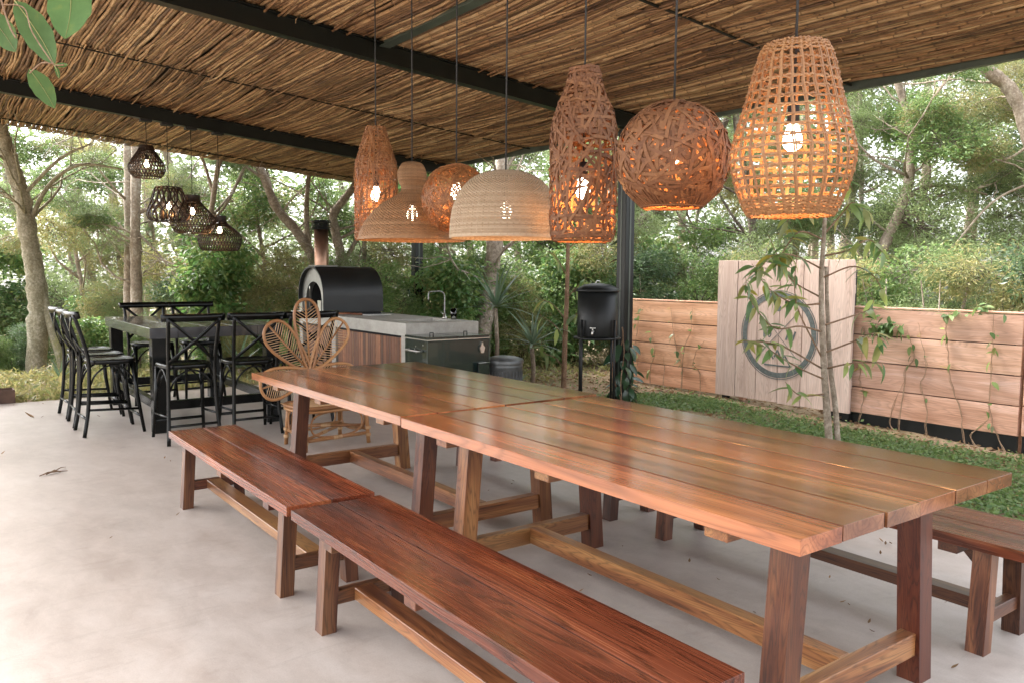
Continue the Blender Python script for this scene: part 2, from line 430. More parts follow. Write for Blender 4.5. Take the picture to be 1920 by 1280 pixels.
def barkmat(name, dark, mid, light, sc=6.0):
    m, nt, b = nodemat(name)
    tc = N(nt, 'ShaderNodeTexCoord')
    mp = N(nt, 'ShaderNodeMapping'); mp.inputs['Scale'].default_value = (1, 1, 0.45); lk(nt, tc.outputs['Object'], mp.inputs['Vector'])
    n1 = N(nt, 'ShaderNodeTexNoise', i_Scale=sc, i_Detail=8.0, i_Roughness=0.7); lk(nt, mp.outputs[0], n1.inputs['Vector'])
    n2 = N(nt, 'ShaderNodeTexNoise', i_Scale=sc * 4, i_Detail=6.0, i_Roughness=0.7); lk(nt, tc.outputs['Object'], n2.inputs['Vector'])
    mix = N(nt, 'ShaderNodeMix', data_type='FLOAT'); mix.inputs['Factor'].default_value = 0.5
    lk(nt, n1.outputs['Fac'], mix.inputs['A']); lk(nt, n2.outputs['Fac'], mix.inputs['B'])
    r = ramp(nt, [(0.34, dark), (0.5, mid), (0.62, light)]); lk(nt, mix.outputs['Result'], r.inputs['Fac'])
    lk(nt, r.outputs['Color'], b.inputs['Base Color']); b.inputs['Roughness'].default_value = 0.9
    bp = N(nt, 'ShaderNodeBump', i_Strength=0.6, i_Distance=0.03); lk(nt, mix.outputs['Result'], bp.inputs['Height']); lk(nt, bp.outputs['Normal'], b.inputs['Normal'])
    return m

MAT = {}
MAT['floor'] = concrete('floor_concrete', (0.425, 0.366, 0.323), (0.345, 0.29, 0.252), (0.485, 0.43, 0.388), rough=0.42, big=0.7, bump=0.03)
MAT['concrete'] = concrete('counter_concrete', (0.36, 0.34, 0.30), (0.28, 0.26, 0.23), (0.43, 0.41, 0.37), rough=0.5, big=1.5)
MAT['soil'] = soilmat()
MAT['table'] = woodmat('table_wood', [(0.1, (0.09004, 0.03089, 0.01376)), (0.38, (0.1637, 0.06252, 0.02752)), (0.62, (0.2374, 0.0993, 0.04266)), (0.9, (0.3437, 0.1582, 0.0688))], rough=0.14, coat=0.0, spec=0.5, tint=(0.85, 1.12), hue=0.005, streak=0.22, stretch=(0.35, 4.5, 4.5), scale=1.6, bump=0.03, line=0.35)
MAT['table_side'] = woodmat('table_frame_wood', [(0.12, (0.08736, 0.02796, 0.01223)), (0.4, (0.1835, 0.06552, 0.02446)), (0.62, (0.2621, 0.1092, 0.03931)), (0.88, (0.3494, 0.1747, 0.06989))], rough=0.34, tint=(0.85, 1.2), hue=0.008, streak=0.35)
MAT['bench'] = woodmat('bench_wood', [(0.12, (0.03808, 0.01071, 0.0068)), (0.4, (0.1095, 0.02678, 0.01275)), (0.62, (0.1762, 0.04641, 0.01955)), (0.9, (0.2951, 0.1026, 0.0408))], rough=0.26, coat=0.0, spec=0.35, line=0.62, rings=18.0, tint=(0.8, 1.2), streak=0.38, stretch=(0.4, 5, 5), scale=1.7, bump=0.03)
MAT['bench_leg'] = woodmat('bench_leg_wood', [(0.12, (0.032, 0.0112, 0.0064)), (0.4, (0.088, 0.028, 0.0136)), (0.62, (0.144, 0.052, 0.0224)), (0.9, (0.224, 0.1, 0.044))], rough=0.36, tint=(0.55, 1.3), hue=0.01, streak=0.4)
MAT['fence'] = woodmat('fence_wood', [(0.1, (0.3504, 0.1675, 0.09208)), (0.4, (0.5372, 0.2904, 0.1781)), (0.65, (0.6541, 0.3853, 0.2578)), (0.9, (0.7242, 0.4691, 0.356))], rough=0.75, tint=(0.85, 1.1), stretch=(0.7, 6, 6), scale=1.4, streak=0.45, hue=0.006, line=0.22)
MAT['panel'] = woodmat('panel_wood', [(0.1, (0.357, 0.2625, 0.21)), (0.4, (0.4935, 0.378, 0.3255)), (0.65, (0.5775, 0.462, 0.4043)), (0.9, (0.6405, 0.525, 0.462))], rough=0.8, tint=(0.88, 1.08), stretch=(0.6, 6, 6), scale=1.5, streak=0.6, line=0.22)
MAT['slat'] = woodmat('slat_wood', [(0.1, (0.08, 0.024, 0.012)), (0.4, (0.176, 0.06, 0.0256)), (0.65, (0.264, 0.104, 0.044)), (0.9, (0.336, 0.144, 0.064))], rough=0.5, tint=(0.45, 1.25))
MAT['black_wood'] = plain('black_stained_wood', (0.0025, 0.003, 0.0025), rough=0.27, noise=0.4, nscale=14, spec=0.25)
MAT['bar_top'] = plain('black_table_top', (0.035, 0.036, 0.04), rough=0.2, noise=0.35, nscale=5, coat=0.3)
MAT['steel_dark'] = plain('painted_dark_steel', (0.005, 0.007, 0.006), rough=0.36, spec=0.3, noise=0.3, nscale=5)
MAT['steel_green'] = plain('painted_green_grey_steel', (0.05, 0.065, 0.052), rough=0.4, noise=0.3, nscale=5)
MAT['black_paint'] = plain('black_paint', (0.008, 0.009, 0.009), rough=0.45, spec=0.3, noise=0.3, nscale=8)
MAT['oven'] = plain('oven_black_steel', (0.012, 0.013, 0.013), rough=0.42, noise=0.3, nscale=3, spec=0.4)
MAT['stainless'] = plain('stainless_steel', (0.6, 0.58, 0.55), rough=0.28, metal=1.0, noise=0.1)
MAT['dull_steel'] = plain('dull_faucet_steel', (0.25, 0.25, 0.24), rough=0.45, metal=0.8, noise=0.2)
MAT['oven_face'] = plain('oven_face_steel', (0.22, 0.22, 0.205), rough=0.45, metal=0.6, noise=0.2, nscale=6)
MAT['copper'] = plain('heat_tinted_flue_steel', (0.34, 0.21, 0.15), rough=0.42, metal=1.0, noise=0.3, nscale=4)
MAT['gap'] = plain('joint_shade_black', (0.012, 0.006, 0.004), rough=0.9)  # dark colour standing in for the shade between tight planks
MAT['soot_black'] = plain('soot_black', (0.01, 0.01, 0.01), rough=0.9)  # flat black: oven soot, also the sheets that darken fence and panel joints
MAT['cooler'] = plain('cooler_enamel', (0.010, 0.020, 0.017), rough=0.22, noise=0.3, nscale=3, coat=0.4)
MAT['grey_metal'] = plain('grey_bin_metal', (0.10, 0.105, 0.105), rough=0.45, metal=0.5, noise=0.2)
MAT['cane'] = islandmat('rattan_cane', [(0.20, 0.085, 0.03), (0.32, 0.15, 0.055), (0.42, 0.22, 0.09)], rough=0.45)
MAT['cane_light'] = islandmat('rattan_core', [(0.42, 0.25, 0.12), (0.55, 0.36, 0.2)], rough=0.5)
MAT['reed'] = islandmat('roof_reed', [(0.0225, 0.0115, 0.00646), (0.108, 0.05336, 0.02375), (0.243, 0.1334, 0.0608), (0.378, 0.2438, 0.1235), (0.504, 0.3772, 0.228)], rough=0.55, nodes=3.0)
MAT['roof_sheet'] = plain('roof_underlay', (0.02, 0.015, 0.011), rough=0.9, noise=0.4)
MAT['splint'] = islandmat('lamp_splint_brown', [(0.095, 0.034, 0.011), (0.155, 0.06, 0.02), (0.22, 0.098, 0.036)], rough=0.7, trans=0.12)
MAT['splint_tan'] = islandmat('lamp_splint_tan', [(0.1785, 0.07535, 0.02457), (0.2499, 0.1148, 0.04095), (0.3213, 0.1615, 0.06279)], rough=0.55, trans=0.12)
MAT['strand'] = islandmat('lamp_strand_tan', [(0.136, 0.04973, 0.0147), (0.255, 0.1028, 0.03185), (0.357, 0.1591, 0.0539)], rough=0.55, trans=0.15)
MAT['wicker_pale'] = islandmat('lamp_wicker_pale', [(0.272, 0.1887, 0.1116), (0.368, 0.2656, 0.1692), (0.448, 0.3465, 0.2376)], rough=0.7, trans=0.1)
MAT['wicker_tan'] = islandmat('lamp_wicker_tan', [(0.1872, 0.0952, 0.0406), (0.2808, 0.1496, 0.0667), (0.3588, 0.204, 0.0986)], rough=0.65, trans=0.12)
MAT['splint_dark'] = islandmat('lamp_splint_dark', [(0.010, 0.006, 0.004), (0.022, 0.011, 0.007), (0.045, 0.022, 0.012)], rough=0.5)
MAT['bulb'] = emit('bulb_glow', (1.0, 0.8, 0.55), 4.0)
MAT['cord'] = plain('black_cord', (0.01, 0.01, 0.01), rough=0.7)
MAT['emblem'] = plain('emblem_paint', (0.10, 0.115, 0.11), rough=0.8, noise=0.3, nscale=30)
MAT['leaf_a'] = leafmat('leaf_sage', [(0.08448, 0.126, 0.0459), (0.1373, 0.192, 0.0714), (0.2006, 0.252, 0.1071), (0.1162, 0.162, 0.0612)], 0.38)
MAT['leaf_b'] = leafmat('leaf_green', [(0.06875, 0.1375, 0.0375), (0.1125, 0.1938, 0.05625), (0.1875, 0.25, 0.08125), (0.0875, 0.1562, 0.05625)], 0.38)
MAT['leaf_e'] = leafmat('leaf_broad_bright', [(0.06, 0.14, 0.04), (0.095, 0.195, 0.055), (0.14, 0.235, 0.075), (0.20, 0.24, 0.08), (0.07, 0.15, 0.05)], 0.4, rough=0.35)
MAT['leaf_c'] = leafmat('leaf_yellow_green', [(0.168, 0.1848, 0.0616), (0.2464, 0.2464, 0.0896), (0.3136, 0.2688, 0.112), (0.1344, 0.168, 0.0616)], 0.38)
MAT['leaf_d'] = leafmat('leaf_dark', [(0.0455, 0.0845, 0.0364), (0.0715, 0.1235, 0.052), (0.104, 0.156, 0.0715)], 0.4, rough=0.35)
MAT['leaf_tree'] = leafmat('leaf_young_tree', [(0.0828, 0.1656, 0.0621), (0.138, 0.2277, 0.0759), (0.2484, 0.3036, 0.0897), (0.1932, 0.2622, 0.1518), (0.414, 0.3588, 0.069)], 0.45, rough=0.35)
MAT['leaf_near'] = leafmat('leaf_near', [(0.05, 0.105, 0.03), (0.075, 0.13, 0.045)], 0.35, rough=0.5)
def _blotch():
    m = MAT['leaf_near']; nt = m.node_tree; p = nt.nodes['Principled BSDF']; p.inputs['Specular IOR Level'].default_value = 0.12
    src = p.inputs['Base Color'].links[0].from_socket
    tc = N(nt, 'ShaderNodeTexCoord'); nz = N(nt, 'ShaderNodeTexNoise', i_Scale=28.0, i_Detail=6.0, i_Roughness=0.7); lk(nt, tc.outputs['Object'], nz.inputs['Vector'])
    r = ramp(nt, [(0.35, (0.72, 0.75, 0.7)), (0.56, (1.0, 1.0, 1.0)), (0.68, (2.1, 1.35, 1.0))]); lk(nt, nz.outputs['Fac'], r.inputs['Fac'])
    mx = N(nt, 'ShaderNodeMix', data_type='RGBA', blend_type='MULTIPLY'); mx.inputs['Factor'].default_value = 1.0
    lk(nt, src, mx.inputs['A']); lk(nt, r.outputs['Color'], mx.inputs['B']); lk(nt, mx.outputs['Result'], p.inputs['Base Color'])
    bp = N(nt, 'ShaderNodeBump', i_Strength=0.5, i_Distance=0.002); lk(nt, nz.outputs['Fac'], bp.inputs['Height']); lk(nt, bp.outputs['Normal'], p.inputs['Normal'])
_blotch()
MAT['leaf_post'] = leafmat('leaf_climber', [(0.015, 0.04, 0.018), (0.03, 0.065, 0.03), (0.05, 0.09, 0.05)], 0.2, rough=0.25)
MAT['leaf_far'] = leafmat('leaf_far', [(0.082, 0.115, 0.0507), (0.123, 0.161, 0.0741), (0.164, 0.2024, 0.1014)], 0.38)
MAT['cover'] = leafmat('ground_cover_leaf', [(0.07, 0.138, 0.04025), (0.119, 0.198, 0.0575), (0.168, 0.24, 0.0805), (0.098, 0.156, 0.05175)], 0.35)
MAT['dry_leaf'] = leafmat('dry_leaf', [(0.16, 0.09, 0.04), (0.28, 0.17, 0.08), (0.10, 0.06, 0.035)], 0.15, rough=0.8)
MAT['blade'] = leafmat('yucca_blade', [(0.07, 0.12, 0.07), (0.11, 0.17, 0.10), (0.16, 0.21, 0.14)], 0.3, rough=0.4)
MAT['stem'] = barkmat('stem_bark', (0.10, 0.055, 0.03), (0.20, 0.12, 0.07), (0.30, 0.20, 0.13), 18)
MAT['bark_pale'] = barkmat('pale_bark', (0.12, 0.09, 0.065), (0.30, 0.245, 0.19), (0.52, 0.47, 0.41))
MAT['bark_dark'] = barkmat('dark_bark', (0.03, 0.023, 0.017), (0.10, 0.075, 0.055), (0.24, 0.20, 0.155))
MAT['bark_mid'] = barkmat('mid_bark', (0.09, 0.068, 0.048), (0.235, 0.185, 0.135), (0.42, 0.365, 0.29))
MAT['bark_moss'] = barkmat('mossy_bark', (0.10, 0.085, 0.05), (0.25, 0.225, 0.15), (0.46, 0.42, 0.34), 8)
MAT['vine_stem'] = barkmat('vine_bark', (0.20, 0.12, 0.07), (0.32, 0.21, 0.13), (0.42, 0.30, 0.20), 20)
MAT['corten'] = plain('rusty_planter_steel', (0.11, 0.06, 0.04), rough=0.8, noise=0.5, nscale=7)

# ================================================================== SETTING
def gz(x, y):
    z = -0.05
    if x > 5.0:
        z -= max(0.0, 6.6 - y) * 0.026 * min(1, (x - 5.0) / 1.5)
        z = max(z, -0.24)
    if y > 13.0: z -= (y - 13.0) * 0.12
    if x > 9.5: z -= (x - 9.5) * 0.06
    return max(z, -9.0)
def ground():
    xs = sorted(set([round(v, 3) for v in list(np.arange(-4, 12.01, 0.4)) + [-300, -120, -60, -30, -15, -8, 14, 17, 22, 30, 45, 70, 140, 300]]))
    ys = sorted(set([round(v, 3) for v in list(np.arange(-4, 14.01, 0.4)) + [-300, -120, -60, -30, -15, -8, 16, 19, 24, 30, 40, 60, 100, 180, 300]]))
    rnd = random.Random(3)
    V = [(x, y, gz(x, y) + (rnd.uniform(-0.012, 0.012) if x > 5.3 else 0)) for y in ys for x in xs]
    n = len(xs)
    Fs = [(j*n+i, j*n+i+1, (j+1)*n+i+1, (j+1)*n+i) for j in range(len(ys)-1) for i in range(n-1)]
    mb = MB(); mb.add(V, Fs, True)
    o = mb.build('ground', MAT['soil']); tag(o, kind='structure')
ground()
mb = MB(); mb.bbox(-8, -9, -0.14, 5.12, 10.2, 0.0, 0.006)
tag(mb.build('floor', MAT['floor']), kind='structure')

# ------------------------------------------------------------------ pavilion
def zb(x): return 3.04 + 0.079 * (6.58 - x)          # underside of the beams
def zc(x): return zb(x) + 0.175                      # underside of the reed
pav = tag(empty('pavilion', (0, 0, 0)), 'open pavilion of dark steel posts and beams under a slanting brown reed roof', 'pavilion')
def ibeam_x(y, x0, x1, name='beam'):
    mb = MB()
    h, w, ft, wt = 0.172, 0.10, 0.012, 0.012
    for (ya, yb, za, zbb) in ((-w/2, w/2, 0, ft), (-wt/2, wt/2, ft, h-ft), (-w/2, w/2, h-ft, h)):
        V = []
        for x in (x0, x1):
            for (yy, zz) in ((ya, za), (yb, za), (yb, zbb), (ya, zbb)): V.append((x, y + yy, zb(x) + zz))
        mb.add(V, [(0,1,2,3),(7,6,5,4),(0,4,5,1),(1,5,6,2),(2,6,7,3),(3,7,4,0)])
    return mb.build(name, MAT['steel_dark'], pav)
for y in (1.75, 6.58, 11.2): ibeam_x(y, -1.75, 6.93)
def post(x, y, z1):
    mb = MB(); s = 0.07
    mb.bbox(x-s, y-s, -0.3, x+s, y+s, z1, 0.006)
    p = mb.build('post', MAT['steel_dark'], pav)
    g = MB()
    g.box(x-s-0.004, y-0.012, -0.2, x-s-0.0005, y+0.012, z1-0.01)
    g.box(x-0.012, y-s-0.004, -0.2, x+0.012, y-s-0.0005, z1-0.01)
    g.build('seam', MAT['steel_green'], p)
    return p
post(6.42, 6.58, zb(6.42) - 0.001); post(6.36, 11.2, zb(6.36) - 0.001); post(6.42, 1.75, zb(6.42) - 0.001)
post(-1.6, 11.2, zb(-1.6) - 0.001); post(-1.6, 6.58, zb(-1.6) - 0.001); post(-1.6, 1.75, zb(-1.6) - 0.001)
# fascia along the low edge, thin purlins across and the tee purlin running to the near beam
def strip_y(x, y0, y1, w, z0, z1, name, mat):
    mb = MB(); mb.box(x - w/2, y0, z0, x + w/2, y1, z1); return mb.build(name, mat, pav)
strip_y(6.97, 1.52, 14.72, 0.05, zc(6.97) - 0.055, zc(6.97) + 0.09, 'fascia', MAT['steel_green'])
mb = MB()
for (xa, xb, za, zbb) in ((3.33, 3.43, -0.045, -0.037), (3.376, 3.384, -0.037, 0.03)):
    mb.box(xa, 1.55, zc(3.38) + za - 0.01, xb, 6.52, zc(3.38) + zbb - 0.01)
mb.build('purlin', MAT['steel_green'], pav)
def wire_x(y, name='wire', r=0.007, x0=-1.75, x1=6.93, dz=-0.012):
    mb = MB(); mb.tube([(x, y + 0.006 * sin(x * 5), zc(x) + dz) for x in np.linspace(x0, x1, 24)], r, 6)
    return mb.build(name, MAT['steel_dark'], pav)
wire_x(9.03); wire_x(4.22, r=0.012); wire_x(14.0, r=0.008)
# backing sheet above the reed
mb = MB(); mb.add([(x, y, zc(x) + z) for z in (0.075, 0.11) for (x, y) in ((-1.8, 1.52), (6.94, 1.52), (6.94, 14.68), (-1.8, 14.68))],
                  [(3,2,1,0),(4,5,6,7),(0,1,5,4),(1,2,6,5),(2,3,7,6),(3,0,4,7)])
mb.build('roof_sheet', MAT['roof_sheet'], pav)
RR = random.Random(11)
def wave(x, y):
    """shared sway of neighbouring reeds"""
    return 0.020 * sin(1.3 * y + 0.5 * x) + 0.006 * sin(3.7 * y + 1.7 * x + 1.0)
def reed_path(x, y0, y1, n, dz, ph, amp=1.0):
    P = []
    for i in range(n + 1):
        t = i / n; y = y0 + (y1 - y0) * t
        sag = -0.028 * sin(pi * t)
        P.append((x + wave(x, y) * amp * sin(pi * min(1, max(0, t)) ) ** 0.5 + 0.006 * sin(7 * y + ph), y, zc(x) + 0.022 + dz + sag + 0.005 * sin(5 * y + ph * 2)))
    return P
bays = [(1.55, 4.21), (4.23, 6.58), (6.58, 9.02), (9.04, 11.2), (11.2, 14.0), (14.0, 14.7)]
stuff = MB(); n_single = 0
for bi, (y0, y1) in enumerate(bays):
    x = -1.75
    while x < 6.9:
        r = RR.uniform(0.012, 0.0195)
        x += r * RR.uniform(1.5, 2.15)
        if RR.random() < 0.02: x += 0.03
        dz = RR.uniform(-0.009, 0.012); ph = RR.uniform(0, 6)
        ya = y0 + RR.uniform(-0.02, 0.01); yb = y1 + RR.uniform(-0.01, 0.02)
        if yb > 14.69: yb = 14.69
        visible_big = (bi == 1 and x > 2.0) or (bi == 0 and x > 4.4)
        if visible_big and n_single < 300:
            mb = MB(); P = reed_path(x, ya, yb, 6, dz, ph)
            c = Vector(P[3]); mb.tube([Vector(p) - c for p in P], [r * RR.uniform(0.9, 1.1) for _ in P], 5, caps=False)
            mb.build('reed', MAT['reed'], pav, loc=c, fixn=False); n_single += 1
        else:
            P = reed_path(x, ya, yb, 9, dz, ph)
            stuff.tube(P, [r * RR.uniform(0.85, 1.15) for _ in P], 5, caps=False)
# a few loose reeds hanging lower across the others
for k in range(420):
    x = RR.uniform(-0.5, 6.8); y0 = RR.uniform(2, 13.2); L = RR.uniform(0.5, 1.5)
    P = reed_path(x, y0, min(14.6, y0 + L), 6, -0.016 + RR.uniform(-0.006, 0.004), RR.uniform(0, 6), 0.8)
    sl = RR.uniform(-0.03, 0.03)
    P = [(p[0] + sl * i / 6, p[1], p[2]) for i, p in enumerate(P)]
    stuff.tube(P, RR.uniform(0.007, 0.012), 5, caps=True)
tag(stuff.build('reed_layer', MAT['reed'], pav, fixn=False), kind='stuff')
# stray straw ends and ties hanging from the ceiling
st = MB()
for k in range(160):
    x = RR.uniform(0.5, 6.7); y = RR.uniform(2.2, 12)
    p = Vector((x, y, zc(x) - 0.01)); q = p + Vector((RR.uniform(-.04, .04), RR.uniform(-.06, .06), -RR.uniform(0.02, 0.06)))
    st.tube([p, (p + q) / 2 + Vector((RR.uniform(-.01, .01), 0, 0)), q], 0.0025, 4)
tag(st.build('straw_end', MAT['cane_light'], pav, fixn=False), kind='stuff')

# ================================================================== FURNITURE
RT = random.Random(5)
H, TH = 0.76, 0.045
def dining_table(y0, y1, x0, joints, x1, label, tones, legs, skew=0.0):
    cx, cy = (x0 + x1) / 2, (y0 + y1) / 2
    t = tag(empty('dining_table', (cx, cy, 0), skew), label, 'table', 'wooden dining tables')
    L2 = (y1 - y0) / 2
    xs = [x0] + joints + [x1]
    for i in range(6):
        a, b = xs[i] - cx + 0.0042, xs[i+1] - cx - 0.0042
        j0, j1 = RT.uniform(-.003, .003), RT.uniform(-.005, .004)
        board('plank', MAT['table'], t, ((a+b)/2, -L2 + j0, H - TH/2 + RT.uniform(-.0012, 0)), ((a+b)/2, L2 + j1, H - TH/2), b - a, TH, b=0.0007, color=tones[i])
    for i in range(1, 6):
        g = xs[i] - cx; mb = MB(); mb.box(g - 0.0041, -L2 + 0.006, H - TH + 0.002, g + 0.0041, L2 - 0.008, H - 0.0022); mb.build('joint_shade_strip', MAT['gap'], t)  # added dark strips paint the shadow line between planks
    for s in (-1, 1):
        yl = s * (L2 - 0.16 - 0.042)
        for sx in (-1, 1):
            top = Vector((sx * 0.355, yl, H - TH - 0.0005)); foot = Vector((sx * 0.412, yl, 0))
            d = (top - foot).normalized()
            # leg cut level with the floor
            mb = MB(); hw = 0.041
            V = []
            for p in (foot, top):
                for (dx, dy) in ((-hw, -hw), (hw, -hw), (hw, hw), (-hw, hw)): V.append((p.x + dx, p.y + dy, p.z))
            Lg = mb; Lg.add([(v[2] - 0.36, v[1] - yl, -(v[0] - sx * 0.38)) for v in V], [(0,1,2,3),(7,6,5,4),(0,4,5,1),(1,5,6,2),(2,6,7,3),(3,7,4,0)])
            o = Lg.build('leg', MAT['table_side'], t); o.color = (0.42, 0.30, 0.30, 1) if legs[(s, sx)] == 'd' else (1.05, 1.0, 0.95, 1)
            o.matrix_local = Matrix(((0, 0, -1, sx * 0.38), (0, 1, 0, yl), (1, 0, 0, 0.36), (0, 0, 0, 1)))
        board('cross_stretcher', MAT['table_side'], t, (-0.358, yl, 0.145), (0.358, yl, 0.145), 0.055, 0.082)
        board('cleat', MAT['table_side'], t, (-0.585, s * (L2 - 0.30), H - TH - 0.0215), (0.585, s * (L2 - 0.30), H - TH - 0.0215), 0.085, 0.042)
    board('cleat', MAT['table_side'], t, (-0.585, 0.05, H - TH - 0.0215), (0.585, 0.05, H - TH - 0.0215), 0.085, 0.042)
    yl = L2 - 0.16 - 0.042
    board('stretcher', MAT['table_side'], t, (0, -yl + 0.029, 0.147), (0, yl - 0.029, 0.147), 0.062, 0.078)
    return t
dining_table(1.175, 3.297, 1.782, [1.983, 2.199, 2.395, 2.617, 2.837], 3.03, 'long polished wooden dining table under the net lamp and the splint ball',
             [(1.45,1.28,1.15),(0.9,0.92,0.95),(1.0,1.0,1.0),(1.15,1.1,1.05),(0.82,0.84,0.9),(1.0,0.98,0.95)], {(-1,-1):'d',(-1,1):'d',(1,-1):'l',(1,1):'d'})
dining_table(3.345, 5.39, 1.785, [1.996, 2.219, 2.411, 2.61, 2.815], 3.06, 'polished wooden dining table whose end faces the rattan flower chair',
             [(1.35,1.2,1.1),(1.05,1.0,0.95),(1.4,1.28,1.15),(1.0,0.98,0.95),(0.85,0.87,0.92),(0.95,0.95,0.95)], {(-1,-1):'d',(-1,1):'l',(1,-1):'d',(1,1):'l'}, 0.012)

HB, TB = 0.448, 0.042
def bench(y0, y1, x0, x1, label, i0=0.16, i1=0.16, tone=(1, 1, 1)):
    cx, cy = (x0 + x1) / 2, (y0 + y1) / 2
    t = tag(empty('bench', (cx, cy, 0)), label, 'bench', 'wooden benches along the dining tables')
    L2 = (y1 - y0) / 2; W2 = (x1 - x0) / 2
    board('plank', MAT['bench'], t, (-W2/2 - 0.0008, -L2, HB - TB/2), (-W2/2 - 0.0008, L2, HB - TB/2), W2 - 0.0052, TB, b=0.001, color=tone)
    board('plank', MAT['bench'], t, (W2/2 + 0.0008, -L2 + 0.003, HB - TB/2), (W2/2 + 0.0008, L2 - 0.002, HB - TB/2), W2 - 0.0052, TB, b=0.001, color=tone)
    mb = MB(); mb.box(-0.0017, -L2 + 0.006, HB - TB + 0.002, 0.0017, L2 - 0.006, HB - 0.0025); mb.build('joint_shade_strip', MAT['gap'], t)  # shadow line of the seat joint, painted as a dark strip
    ys = (-L2 + i0 + 0.033, L2 - i1 - 0.033)
    for s, yl in zip((-1, 1), ys):
        for sx in (-1, 1):
            top = Vector((sx * (W2 - 0.075), yl, HB - TB - 0.0005)); foot = Vector((sx * (W2 - 0.058), yl, 0))
            foot.x = sx * (W2 - 0.062 + 0.012 + 0.0)
            mb = MB(); hw, hd = 0.031, 0.034
            V = []
            for p in (foot, top):
                for (dx, dy) in ((-hw, -hd), (hw, -hd), (hw, hd), (-hw, hd)): V.append((p.x + dx, p.y + dy, p.z))
            mb.add([(v[2] - 0.2, v[1] - yl, -(v[0] - sx * (W2 - 0.06))) for v in V], [(0,1,2,3),(7,6,5,4),(0,4,5,1),(1,5,6,2),(2,6,7,3),(3,7,4,0)])
            o = mb.build('leg', MAT['bench_leg'], t)
            o.matrix_local = Matrix(((0, 0, -1, sx * (W2 - 0.06)), (0, 1, 0, yl), (1, 0, 0, 0.2), (0, 0, 0, 1)))
        board('cross_stretcher', MAT['bench_leg'], t, (-W2 + 0.088, yl, 0.135), (W2 - 0.088, yl, 0.135), 0.045, 0.055)
        board('cleat', MAT['bench_leg'], t, (-W2 + 0.012, yl - s * 0.115, HB - TB - 0.0185), (W2 - 0.012, yl - s * 0.115, HB - TB - 0.0185), 0.075, 0.036)
        # triangular knee brace between the leg pair and the seat
        mb = MB(); a = yl - s * 0.035
        mb.prism([(0, 0), (-s * 0.15, 0), (-s * 0.15, -0.02), (-s * 0.02, -0.15), (0, -0.15)], 'x', -0.02, 0.02)
        o = mb.build('knee_brace', MAT['bench_leg'], t); o.location = (0, a, HB - TB - 0.001)
    board('cleat', MAT['bench_leg'], t, (-W2 + 0.012, 0, HB - TB - 0.0185), (W2 - 0.012, 0, HB - TB - 0.0185), 0.075, 0.036)
    board('stretcher', MAT['table_side'] if cx < 2 else MAT['bench_leg'], t, (0, ys[0] + 0.024, 0.137), (0, ys[1] - 0.024, 0.137), 0.085, 0.05)
bench(1.2, 3.18, 1.2, 1.615, 'dark red brown bench on the open floor side, its end pushed against the paler bench', i1=0.2)
bench(3.23, 5.23, 1.2, 1.615, 'brown bench with a glossy pale seat, its far end before the black stools', i0=0.14, tone=(1.5, 1.5, 1.45))
bench(1.14, 3.15, 3.165, 3.58, 'dark bench on the grass side of the table under the net lamp')
bench(3.19, 5.19, 3.165, 3.58, 'dark bench on the grass side of the table near the black cooler')

# ------------------------------------------------------------------ bar table and stools
def bar_table():
    t = tag(empty('bar_table', (2.185, 8.55, 0)), 'tall square black bar table with thick legs, ringed by black stools', 'table')
    hx, hy = 0.595, 1.05
    for i in range(5):
        a = -hx + i * 2 * hx / 5
        mb = MB(); mb.bbox(a + 0.0012, -hy, 0.845, a + 2 * hx / 5 - 0.0012, hy, 0.94, 0.003); mb.build('top_plank', MAT['bar_top'], t)
    for sx in (-1, 1):
        for sy in (-1, 1):
            cx, cy = sx * (hx - 0.085), sy * (hy - 0.1)
            mb = MB(); mb.bbox(cx - 0.06, cy - 0.06, 0, cx + 0.06, cy + 0.06, 0.844, 0.004); mb.build('leg', MAT['black_wood'], t)
    for sy in (-1, 1):
        cy = sy * (hy - 0.1)
        mb = MB(); mb.bbox(-hx + 0.147, cy - 0.03, 0.20, hx - 0.147, cy + 0.03, 0.28, 0.003); mb.build('stretcher', MAT['black_wood'], t)
    for sx in (-1, 1):
        cx = sx * (hx - 0.085)
        mb = MB(); mb.bbox(cx - 0.03, -hy + 0.162, 0.20, cx + 0.03, hy - 0.162, 0.28, 0.003); mb.build('stretcher', MAT['black_wood'], t)
bar_table()

